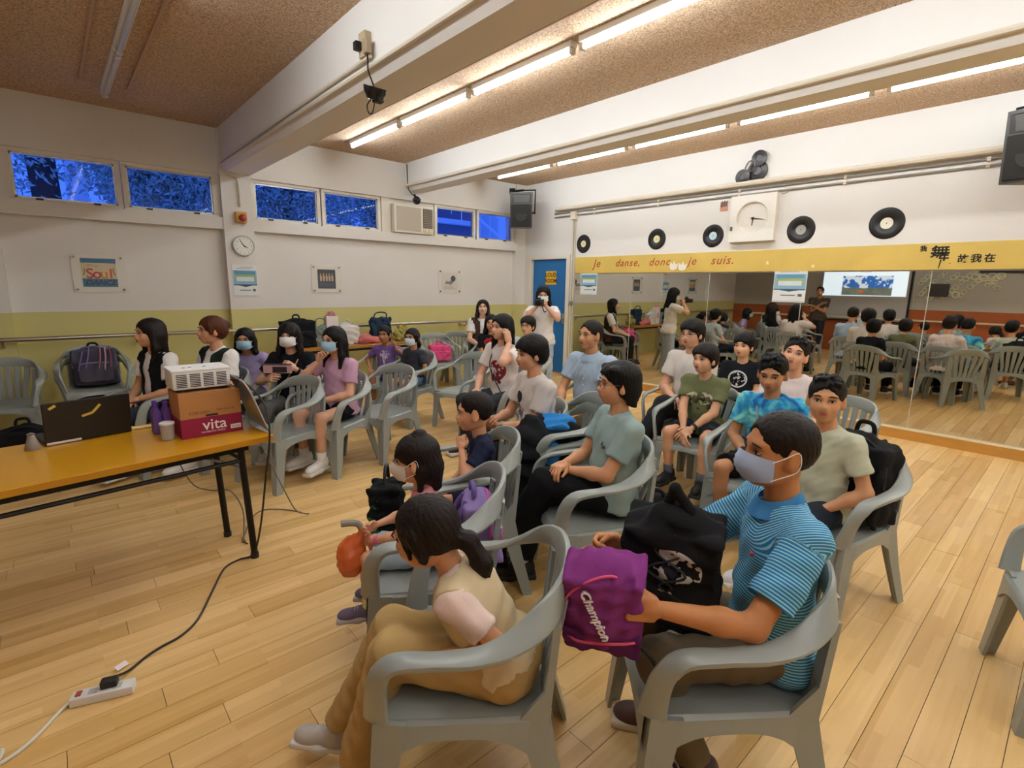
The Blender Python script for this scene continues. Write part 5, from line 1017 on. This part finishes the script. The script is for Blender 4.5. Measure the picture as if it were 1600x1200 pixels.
def fl(x, z, y=-.0115): return frame((x, y, z), (1, 0, 0), (0, 0, 1), (0, -1, 0))
def flat(name, col, a, b, t, y=-.009): MB().span((a[0], y-.0015, a[1]), (b[0], y, b[1])).obj(name, mat('print_'+col.strip('#'), col, rough=.7, var=.08, vscale=20), t)
def art1(t):
    flat('print_panel', '#d9c49a', (-.155, -.145), (.155, .165), t); flat('blue_band', '#1f6a94', (-.155, .115), (.155, .165), t, -.0095); flat('blue_band', '#1d6f90', (-.155, -.145), (.155, -.055), t, -.0095)
    for i, (ch, c) in enumerate(zip('Soul', ('#c8402e', '#c23a3a', '#d08a1e', '#cf5a26'))): text('soul_letter', ch, .15, mat('soul_'+c.strip('#'), c, rough=.7), fl(-.085+.062*i, -.005), t, .0006, bold=.003)
    text('dance_lettering', 'DANCE', .08, mat('navy_ink', '#1c2450', rough=.7), fl(.0, -.10), t, .0006, shear=.3, bold=.002); text('small_lettering', 'LET\'S go', .03, mat('green_ink', '#5f6a2e', rough=.7), fl(-.06, .085), t, .0006)
    for s in (-1, 1): MB().tube([(s*.13, -.0115, .06), (s*.125, -.0115, .03), (s*.14, -.0115, -.02)], .006, 6).obj('dancer_figure', mat('figure_tan', '#8f8262', rough=.7), t)
def art2(t):
    flat('print_panel', '#2a3140', (-.13, -.135), (.13, .135), t)
    for i in range(5):
        x = -.085+.042*i; MB().prism([(x-.012, -.03), (x+.012, -.03), (x+.016, .03), (x+.005, .06), (x-.01, .055), (x-.016, .02)], .001, fl(0, 0, -.0107)).obj('dancer_figure', mat('figure_pale', '#c9a888', rough=.7), t); MB().cyl((x-.002, -.0105, .072), (x-.002, -.0117, .072), .009, n=10).obj('dancer_head', mat('figure_pale', '#c9a888'), t)
    flat('floor_sheen', '#394760', (-.11, -.11), (.11, -.05), t, -.0095)
def art3(t):
    flat('print_panel', '#ded5c8', (-.17, -.15), (.17, .15), t); MB().cyl((.07, -.0105, .05), (.07, -.012, .05), .05, n=20).obj('ink_blot', mat('blot_navy', '#2d3048', rough=.8), t)
    MB().prism([(-.1, -.05), (-.04, -.04), (.02, -.06), (.09, .0), (.05, .03), (-.02, -.0), (-.08, .01)], .001, fl(0, 0, -.0107)).obj('ink_sketch', mat('sketch_grey', '#7a7884', rough=.8), t)
    for i in range(3): flat('text_line', '#8f8a86', (-.12, -.085-.016*i), (.06+.02*i, -.08-.016*i), t, -.0097)
framed('framed poster with the words soul dance on the left wall bay', .22, .69, 1.44, 1.85, art1)
framed('framed dark poster with pale dancer figures right of the column', 2.82, 3.25, 1.44, 1.83, art2)
framed('framed pale ink drawing poster near the blue door', 4.96, 5.41, 1.44, 1.83, art3)
def notice(label, mw, w_, h_):
    t = thing('notice_poster', label, 'notice'); t.matrix_world = mw
    MB().box((0, 0, .002), (w_, h_, .004)).obj('sheet', mat('notice_white', '#e6e8e6', rough=.6), t)
    q = lambda n, c, x0, x1, y0, y1, z=.0045: MB().span((x0*w_, y0*h_, z), (x1*w_, y1*h_, z+.001)).obj(n, mat('print_'+c.strip('#'), c, rough=.7), t)
    q('blue_field', '#8fb4cf', -.48, .48, -.12, .33); q('teal_arch', '#5f97b8', -.42, .42, .2, .31, .005); q('green_frame', '#9db26a', -.4, .4, -.02, .2, .005); q('inner_panel', '#d9e4ea', -.36, .36, -.01, .13, .0055)
    q('dark_stripe', '#2f5a6a', -.48, .48, -.14, -.11, .005); q('text_bar', '#7a8490', -.25, .2, -.31, -.28, .005); q('text_line', '#a9b0b8', -.35, .25, .38, .40, .005); q('text_line', '#a9b0b8', -.2, .35, .43, .445, .005); q('stamp', '#5a646c', .28, .4, -.33, -.25, .005)
    q('border_line', '#9aa4a8', -.48, .48, -.475, -.465, .005)
    MB().prism([(-.3*w_, -.14*h_), (.3*w_, -.14*h_), (0, -.19*h_)], .001, Matrix.Translation((0, 0, .0045))).obj('dark_arrow', mat('print_2f5a6a', '#2f5a6a'), t)
notice('blue and white notice sheet on the column below the round clock', on_back(1.925, 1.59, YW-.012), .29, .40)
notice('notice sheet stuck on the mirror nearest the blue door', on_right(5.755, 1.65, XM-.02), .36, .40)
notice('notice sheet stuck on the mirror behind the boys', on_right(2.56, 1.635, XM-.02), .38, .41)
# clocks
t = thing('wall_clock', 'round white clock on the column', 'clock'); t.matrix_world = on_back(1.935, 2.03, YW-.012)
MB().lathe([(.128, 0), (.132, .01), (.13, .032), (.116, .036), (.114, .028)], None, 40).obj('case', mat('clock_grey', '#bdb9b0', rough=.4), t, smooth=True); MB().cyl((0, 0, .002), (0, 0, .0285), .115, n=40).obj('dial', mat('dial_white', '#e9e6dd', rough=.5), t)
def hand(t, ang, l, w_, z, m): 
    a = math.radians(ang); d = Vector((math.sin(a), math.cos(a), 0)); n_ = Vector((d.y, -d.x, 0)); p0 = -d*l*.2; p1 = d*l; MB().add([p0+n_*w_+Vector((0, 0, z)), p1+n_*w_*.6+Vector((0, 0, z)), p1-n_*w_*.6+Vector((0, 0, z)), p0-n_*w_+Vector((0, 0, z)), p0+n_*w_+Vector((0, 0, z+.002)), p1+n_*w_*.6+Vector((0, 0, z+.002)), p1-n_*w_*.6+Vector((0, 0, z+.002)), p0-n_*w_+Vector((0, 0, z+.002))], [(3, 2, 1, 0), (4, 5, 6, 7), (0, 1, 5, 4), (2, 3, 7, 6), (1, 2, 6, 5), (3, 0, 4, 7)]).obj('hand', m, t)
hand(t, -33, .085, .004, .030, M_ink); hand(t, 118, .05, .005, .033, M_ink)
for k in range(1, 13): a = PI*k/6; text('numeral', str(k), .026, mat('numeral_grey', '#77736c', rough=.7), Matrix.Translation((math.sin(a)*.092, math.cos(a)*.092, .029)), t, .0005)
t = thing('wall_clock', 'big square white clock above the mirrors', 'clock'); t.matrix_world = on_right(3.08, 2.465)
ring = MB(); nq = 48; hw = .285; vs = []; R_ = .20
for k in range(nq):
    a = 2*PI*k/nq; c_, s_ = math.cos(a), math.sin(a); m_ = max(abs(c_), abs(s_)); vs += [(c_/m_*hw, s_/m_*hw, 0), (c_/m_*hw, s_/m_*hw, .085), (c_*R_, s_*R_, .085), (c_*(R_-.012), s_*(R_-.012), .05)]
ring.add(vs, [(k*4+j, ((k+1) % nq)*4+j, ((k+1) % nq)*4+j+1, k*4+j+1) for k in range(nq) for j in range(3)]); ring.obj('case', mat('clock_cream', '#e9e3d8', rough=.5), t)
MB().cyl((0, 0, .004), (0, 0, .05), R_-.008, n=48).obj('dial', mat('dial_cream', '#e4ddd0', rough=.5), t)
hand(t, 183, .09, .007, .053, M_ink); hand(t, 99, .14, .006, .056, M_ink); MB().cyl((0, 0, .05), (0, 0, .062), .012).obj('hub', M_ink, t)
for k in range(12): a = PI*k/6; MB().box((math.sin(a)*.165, math.cos(a)*.165, .051), (.008, .008, .002)).obj('tick', mat('tick_grey', '#cfc8ba', rough=.6), t)
text('sticker_mark', '8', .075, M_ink, Matrix.Translation((-.255, -.12, .086)), t, .001, bold=.002)
pipe('clock_cable', bez([(XM-.05, 2.76, 2.72), (XM-.02, 2.7, 2.74), (XM-.015, 2.72, 2.78)], 4), .005, 'short cable from the square clock up to the conduit', 'cable', M_gpipe)
# records
def record(label, y, z, lab_col, r=.15):
    t = thing('vinyl_record', label, 'record', group='records above the yellow banner'); t.matrix_world = on_right(y, z)
    MB().lathe([(r, .002), (r, .005), (r*.98, .0065), (r*.4, .0065), (r*.39, .0055)], None, 40).obj('disc', mat('vinyl_black', '#1c1815', rough=.28), t, smooth=True)
    for k in (.55, .7, .85): MB().tube([(math.cos(a)*r*k, math.sin(a)*r*k, .0066) for a in [2*PI*q/40 for q in range(40)]], .0009, 5, closed=True).obj('groove_band', mat('vinyl_groove', '#38332e', rough=.3), t)  # thin lighter rings marking the groove bands
    MB().cyl((0, 0, .004), (0, 0, .0075), r*.36, n=28).obj('paper_label', mat('label_'+lab_col.strip('#'), lab_col, rough=.6), t); MB().cyl((0, 0, .006), (0, 0, .0085), .006, n=12).obj('spindle_hole', M_ink, t)
record('black record with cream label nearest the blue door', 5.92, 2.29, '#e0d9a8'); record('black record with cream label, second from the blue door', 4.50, 2.29, '#dcd4a4'); record('black record with pale blue label left of the square clock', 3.62, 2.285, '#b9d0da'); record('black record with silver label right of the square clock', 2.51, 2.29, '#9a9890', .16); record('black record with wide cream label, farthest right', 1.65, 2.30, '#e2dcc8', .165)
t = thing('disc_ornament', 'ornament of small black discs fixed above the wall pipes', 'ornament'); t.matrix_world = on_right(3.16, 3.07, XM-.03)
for (x, y, r) in ((.09, .11, .095), (-.10, -.085, .092)): MB().lathe([(r, 0), (r, .012), (r*.4, .02), (r*.38, .014)], Matrix.Translation((x, y, .02)), 30).obj('disc', mat('disc_dark', '#2a2422', rough=.35, var=.2, vscale=30), t, smooth=True)
MB().lathe([(.125, 0), (.125, .02), (.06, .03), (.05, .02)], Matrix.Translation((.065, -.03, -.02)), 34).obj('big_disc', mat('disc_dark', '#2a2422'), t, smooth=True)
for i in range(2): MB().tube([(Vector((-.035+.05*i, .035-.015*i, .035))+Vector((math.cos(a)*.022+math.sin(a)*.03, -math.cos(a)*.015+math.sin(a)*.055, 0))) for a in [2*PI*q/24 for q in range(24)]], .009, 8, closed=True).obj('oval_ring', mat('oval_grey', '#5f5a58', rough=.4), t, smooth=True)
t = thing('pinned_photo', 'small orange and grey photo pinned left of the square clock', 'photo'); t.matrix_world = on_right(3.5, 2.655)
MB().box((0, 0, .002), (.11, .12, .003)).obj('print', mat('photo_tan', '#c98f6a', rough=.6, var=.5, vscale=25), t); MB().prism([(-.05, .02), (-.03, .075), (-.01, .05), (.0, .08), (.02, .055), (.045, .075), (.04, .0), (-.045, -.01)], .002, Matrix.Translation((0, 0, .004))).obj('dark_patch', mat('photo_dark', '#6a4c44', rough=.6), t)
# banner
M_ban = mat('banner_ochre', '#d6b75c', rough=.6, var=.18, vscale=2.5); bn = thing('banner_board', 'long ochre board above the mirrors with painted writing', 'banner', (XM-.0145, 1.8, 1.935))
MB().span((-.012, -4.3, -.132), (.012, 4.27, .135), .004).obj('board', M_ban, bn)
M_red = mat('script_rust', '#a8501e', rough=.7); rt = lambda y, z: frame((-.0135, y-1.8, z-1.935), (0, -1, 0), (0, 0, 1), (-1, 0, 0))
for s_, y, sz in (('Je', 5.60, .18), ('danse,', 4.99, .16), ('donc', 4.42, .16), ('je', 3.89, .16), ('suis.', 3.45, .16)): text('script_word', s_, sz, M_red, rt(y, 1.955), bn, .001, shear=.3, spacing=1.15, bold=.001)
for s_, y, z, sz in (('我', 1.29, 2.015, .06), ('舞', 1.15, 1.955, .165), ('故', .965, 1.905, .085), ('我', .865, 1.905, .085), ('在', .765, 1.905, .085)): text('brush_character', s_, sz, M_ink, rt(y, z), bn, .001, bold=.002)
MB().tube([(-.0135, 1.135-1.8, 1.905-1.935), (-.0135, 1.145-1.8, 1.815-1.935)], [.006, .003], 6).obj('brush_tail', M_ink, bn); MB().cyl((-.012, 1.06-1.8, -.07), (-.014, 1.06-1.8, -.07), .006, n=10).obj('ink_dot', M_red, bn)
for i, y in enumerate((4.17, 4.03)): MB().prism([(-.07, .0), (-.05, .05), (-.02, .02), (.0, .07), (.03, .015), (.07, .04), (.05, -.04), (.0, -.06), (-.05, -.05)], .003, rt(y, 1.895-.01*i)).obj('bird_sticker', mat('sticker_white', '#f0ebe0', rough=.6), bn)
for y, z in ((2.85, 1.91), (2.32, 1.86)):
    MB().prism([((.028 if k % 2 == 0 else .011)*math.sin(PI*k/5), (.028 if k % 2 == 0 else .011)*math.cos(PI*k/5)) for k in range(10)], .003, rt(y, z)).obj('star_sticker', mat('sticker_cream', '#f3e6b0', rough=.5), bn)
# door sign
t = thing('door_sign', 'square yellow sign with dark lettering on the blue door', 'sign'); t.matrix_world = on_right(6.69, 1.73, XM+.03)
MB().box((0, 0, .003), (.27, .24, .005), bev=.002).obj('plate', mat('sign_yellow', '#e0b020', rough=.5), t)
for s_, y in (('LOUD', .05), ('ROOM', -.055)): text('sign_lettering', s_, .1, mat('sign_ink', '#4a2c08', rough=.6), Matrix.Translation((0, y, .0055)), t, .0008, bold=.003)
# alarm
t = thing('alarm_beacon', 'yellow alarm box with red button on the column', 'alarm'); t.matrix_world = on_back(1.925, 2.375, YW-.012)
MB().box((0, 0, .03), (.13, .13, .06), bev=.008).obj('box', mat('alarm_yellow', '#c99a3c', rough=.5), t); MB().lathe([(.045, 0), (.045, .02), (.03, .045), (.01, .05)], Matrix.Translation((.012, -.01, .06)), 20).obj('red_button', mat('alarm_red', '#b5261e', rough=.35), t, smooth=True)
# air conditioner
t = thing('air_conditioner', 'cream window air conditioner between the high windows', 'air conditioner'); t.matrix_world = on_back(4.44, 2.58, YW+.03)
MB().box((0, 0, 0), (.70, .425, .14), bev=.012).obj('case', mat('ac_cream', '#e6dfd0', rough=.45), t, smooth=True); MB().box((-.10, 0, .071), (.44, .36, .012), bev=.005).obj('filter_panel', mat('ac_beige', '#b9ad9a', rough=.6, var=.06), t)
MB().box((-.10, 0, .067), (.47, .39, .012), bev=.005).obj('panel_frame', mat('ac_cream', '#e6dfd0'), t)
for k in range(11): MB().box((.245, .165-.026*k, .073), (.17, .012, .01)).obj('louvre', mat('ac_louvre', '#8d8474', rough=.6), t)
MB().box((.245, .03, .069), (.18, .30, .004)).obj('louvre_recess', mat('ac_recess', '#5f574a', rough=.8), t); MB().box((.245, -.16, .072), (.17, .07, .008), bev=.003).obj('control_panel', mat('ac_tan', '#d9c8a8', rough=.5), t)
for k in range(2): MB().cyl((.21+.07*k, -.16, .074), (.21+.07*k, -.16, .09), .018).obj('knob', mat('ac_cream', '#e6dfd0'), t)
# cameras
t = thing('dome_camera', 'black dome camera below the far beam by the windows', 'camera', (4.45, 7.28, 2.86)); MB().sphere((0, 0, 0), .062, 18).obj('dome', mat('dome_black', '#141416', rough=.15), t, smooth=True); MB().tube([(0, .02, .05), (0, .07, .09)], .018).obj('mount', M_dark, t); MB().sphere((-.02, -.05, -.01), .028).obj('lens', mat('lens_black', '#0f0f12'), t, smooth=True)
MB().tube([(math.cos(a)*.064, math.sin(a)*.064, .012) for a in [2*PI*q/24 for q in range(24)]], .007, 6, closed=True).obj('bezel', mat('bezel_grey', '#5a5652', rough=.4), t, smooth=True)
t = thing('junction_box', 'beige socket box screwed to the near beam', 'socket box', (1.725, 3.42, 3.10)); MB().box((0, 0, 0), (.05, .09, .15), bev=.006).obj('box', mat('socket_beige', '#b5a284', rough=.5), t); MB().box((-.02, -.07, -.03), (.04, .05, .09), bev=.005).obj('adapter', mat('adapter_beige', '#a08c70', rough=.5), t); MB().box((-.045, .02, -.01), (.04, .045, .05), bev=.004).obj('plug', M_dark, t)
t = thing('hanging_camera', 'black camera dangling on a cable below the near beam', 'camera', (1.68, 3.22, 2.76))
MB().tube(bez([(.03, .16, .33), (.02, .12, .22), (.0, .08, .15), (.01, .04, .06), (0, 0, .02)], 5), .005, 6).obj('cable', M_dark, t); MB().lathe([(.075, .03), (.07, .0), (.045, -.04), (.02, -.045)], Matrix.Rotation(.35, 4, 'X'), 20).obj('body', mat('dome_black', '#141416'), t, smooth=True); MB().box((.02, 0, -.03), (.06, .05, .05), bev=.006).obj('lens_block', M_dark, t)
MB().tube(bez([(0, .02, -.02), (-.02, .07, -.06), (0, .09, -.10), (.01, .06, -.10), (.01, .03, -.05)], 5), .004, 6).obj('loose_wire', M_dark, t)
# speakers
def speaker(label, loc, rz, br):
    t = thing('wall_speaker', label, 'speaker', loc, rz); M_sp = mat('speaker_grey', '#45423e', rough=.6, var=.1, vscale=20)
    v = [(.16, -.19, -.29), (.16, .19, -.29), (.19, .20, .30), (.19, -.20, .30), (-.16, -.12, -.27), (-.16, .12, -.27), (-.14, .13, .28), (-.14, -.13, .28)]
    MB().add(v, [(0, 1, 2, 3), (7, 6, 5, 4), (0, 4, 5, 1), (3, 2, 6, 7), (0, 3, 7, 4), (1, 5, 6, 2)]).obj('cabinet', M_sp, t)
    MB().add([(.168, -.17, -.26), (.168, .17, -.26), (.184, .175, .1), (.184, -.175, .1), (.174, -.17, -.26), (.174, .17, -.26), (.19, .175, .1), (.19, -.175, .1)], [(0, 3, 2, 1), (4, 5, 6, 7), (0, 1, 5, 4), (1, 2, 6, 5), (2, 3, 7, 6), (3, 0, 4, 7)]).obj('grille', mat('grille_black', '#22201e', rough=.8, bump=.6, bscale=300), t)
    MB().add([(.186, -.17, .12), (.186, .17, .12), (.193, .18, .27), (.193, -.18, .27), (.178, -.1, .14), (.178, .1, .14), (.18, .1, .25), (.18, -.1, .25)], [(0, 1, 5, 4), (1, 2, 6, 5), (2, 3, 7, 6), (3, 0, 4, 7), (4, 5, 6, 7)]).obj('horn', mat('horn_black', '#1a1816', rough=.5), t)
    MB().cyl((.172, .0, -.08), (.183, 0, -.08), .10, n=28).obj('woofer', mat('woofer_dark', '#2b2926', rough=.7), t)
    MB().tube([(.0, -.21, -.02), (.0, -.215, .36), (.0, .215, .36), (.0, .21, -.02)], .014, 8).obj('yoke', M_dark, t); MB().tube([(0, 0, .36), br], .02, 8).obj('arm', M_dark, t); MB().box(br, (.1, .1, .1), bev=.01).obj('wall_plate', M_dark, t)
    for s in (1, -1): MB().cyl((.0, s*.16, -.02), (.0, s*.225, -.02), .02).obj('knob', M_dark, t)
speaker('dark loudspeaker hung in the corner above the blue door', (6.42, 6.98, 2.86), math.radians(218), (-.32, -.25, .40))
speaker('dark loudspeaker at the top right photo edge', (6.45, .52, 2.80), math.radians(165), (-.36, .1, .40))
# ================================================================== SCREEN WALL (seen in the mirrors)
sc = thing('projection_screen', 'white projection screen with a bright slide on the orange dado wall', 'screen', (XL+.05, 4.07, 0))
MB().box((0, 0, 1.65), (.008, 1.98, 1.65)).obj('cloth', mat('screen_cloth', '#b5b0aa', rough=.8), sc); MB().box((.006, -.98, 1.65), (.006, .05, 1.65)).obj('black_border', M_ink, sc); MB().cyl((.0, -1.05, 2.5), (.0, 1.05, 2.5), .05, n=16).obj('casing', M_body, sc, smooth=True); MB().box((0, 0, .82), (.03, 2.0, .03)).obj('weight_bar', M_ink, sc)
MB().box((.0055, .03, 1.80), (.003, 1.86, .70)).obj('slide', mat('slide_light', (.72, .85, 1, 1), rough=.6, emis=1.1), sc)  # emissive sheet, put in for the projector's light falling on the cloth
m = mat('slide_picture', '#6fa0d8', rough=.6, emis=.0); N, L, p = nodes(m); tc = N.new('ShaderNodeTexCoord'); n_ = N.new('ShaderNodeTexNoise'); n_.inputs['Scale'].default_value = 5; n_.inputs['Detail'].default_value = 6; L.new(tc.outputs['Object'], n_.inputs['Vector']); s_ = N.new('ShaderNodeSeparateXYZ'); L.new(tc.outputs['Object'], s_.inputs[0])
sky = mix_col(N, L, math_node(N, L, 'GREATER_THAN', n_.outputs['Fac'], .52), '#2f6ac0', '#d5e4f4'); gnd = mix_col(N, L, n_.outputs['Fac'], '#3a4a3c', '#8a8f86')
cc_ = mix_col(N, L, math_node(N, L, 'LESS_THAN', math_node(N, L, 'ADD', s_.outputs[2], math_node(N, L, 'MULTIPLY', n_.outputs['Fac'], .12)), 1.72), sky, gnd); L.new(cc_, p.inputs['Base Color']); L.new(cc_, p.inputs['Emission Color']); p.inputs['Emission Strength'].default_value = .8
MB().box((.008, -.05, 1.715), (.002, 1.10, .49)).obj('slide_photo', m, sc); MB().box((.0095, .06, 1.56), (.001, .1, .07)).obj('slide_photo_detail', mat('slide_orange', '#d8762c', rough=.6, emis=.5), sc)  # picture and detail glow too, in place of projected light
text('slide_heading', 'WELCOME', .05, mat('slide_ink', '#3a6a9a', rough=.7), frame((.0075, 0, 2.06), (0, 1, 0), (0, 0, 1), (1, 0, 0)), sc, .0006)
ringm = MB(); RG = MB().tube([(0, math.cos(a)*.05, math.sin(a)*.05) for a in [2*PI*q/18 for q in range(18)]], .014, 7, closed=True).mesh('ring', True); RG.materials.append(mat('ring_cream', '#e2dfbe', rough=.6))
ro_ = thing('ring_garland', 'wall garland of cream paper rings beside the projection screen', 'garland', (XL, 0, 0))
for k in range(46):
    u = k/46; y = 2.98-1.5*((k*.37) % 1); z = 1.42+.62*((k*.61) % 1)
    if z < 1.38+.42*max(0, (2.4-y)/.9): z = 1.62+.42*((k*.29) % 1)
    link('ring', RG, ro_, loc=(.02, y, z)).scale = (1, .8+.4*((k*.17) % 1), .7+.4*((k*.23) % 1))
for y, z in ((1.95, 1.93), (1.81, 1.90), (1.67, 1.94), (1.52, 1.94), (2.24, 1.52)): link('ring', RG, ro_, loc=(.03, y, z)).scale = (1, 1.3, 1.3)
tag(MB().box((XL+.03, 2.55, 1.62), (.05, .36, .3), bev=.01).obj('wall_panel', mat('panel_dark', '#3c3a36', rough=.5, var=.2)), 'dark wall panel among the paper rings', 'panel'); tag(MB().box((XL+.03, 1.5, 2.06), (.05, .8, .09), bev=.01).obj('wall_shelf', mat('navy_board', '#1f2638', rough=.5)), 'navy board above the paper rings', 'board')
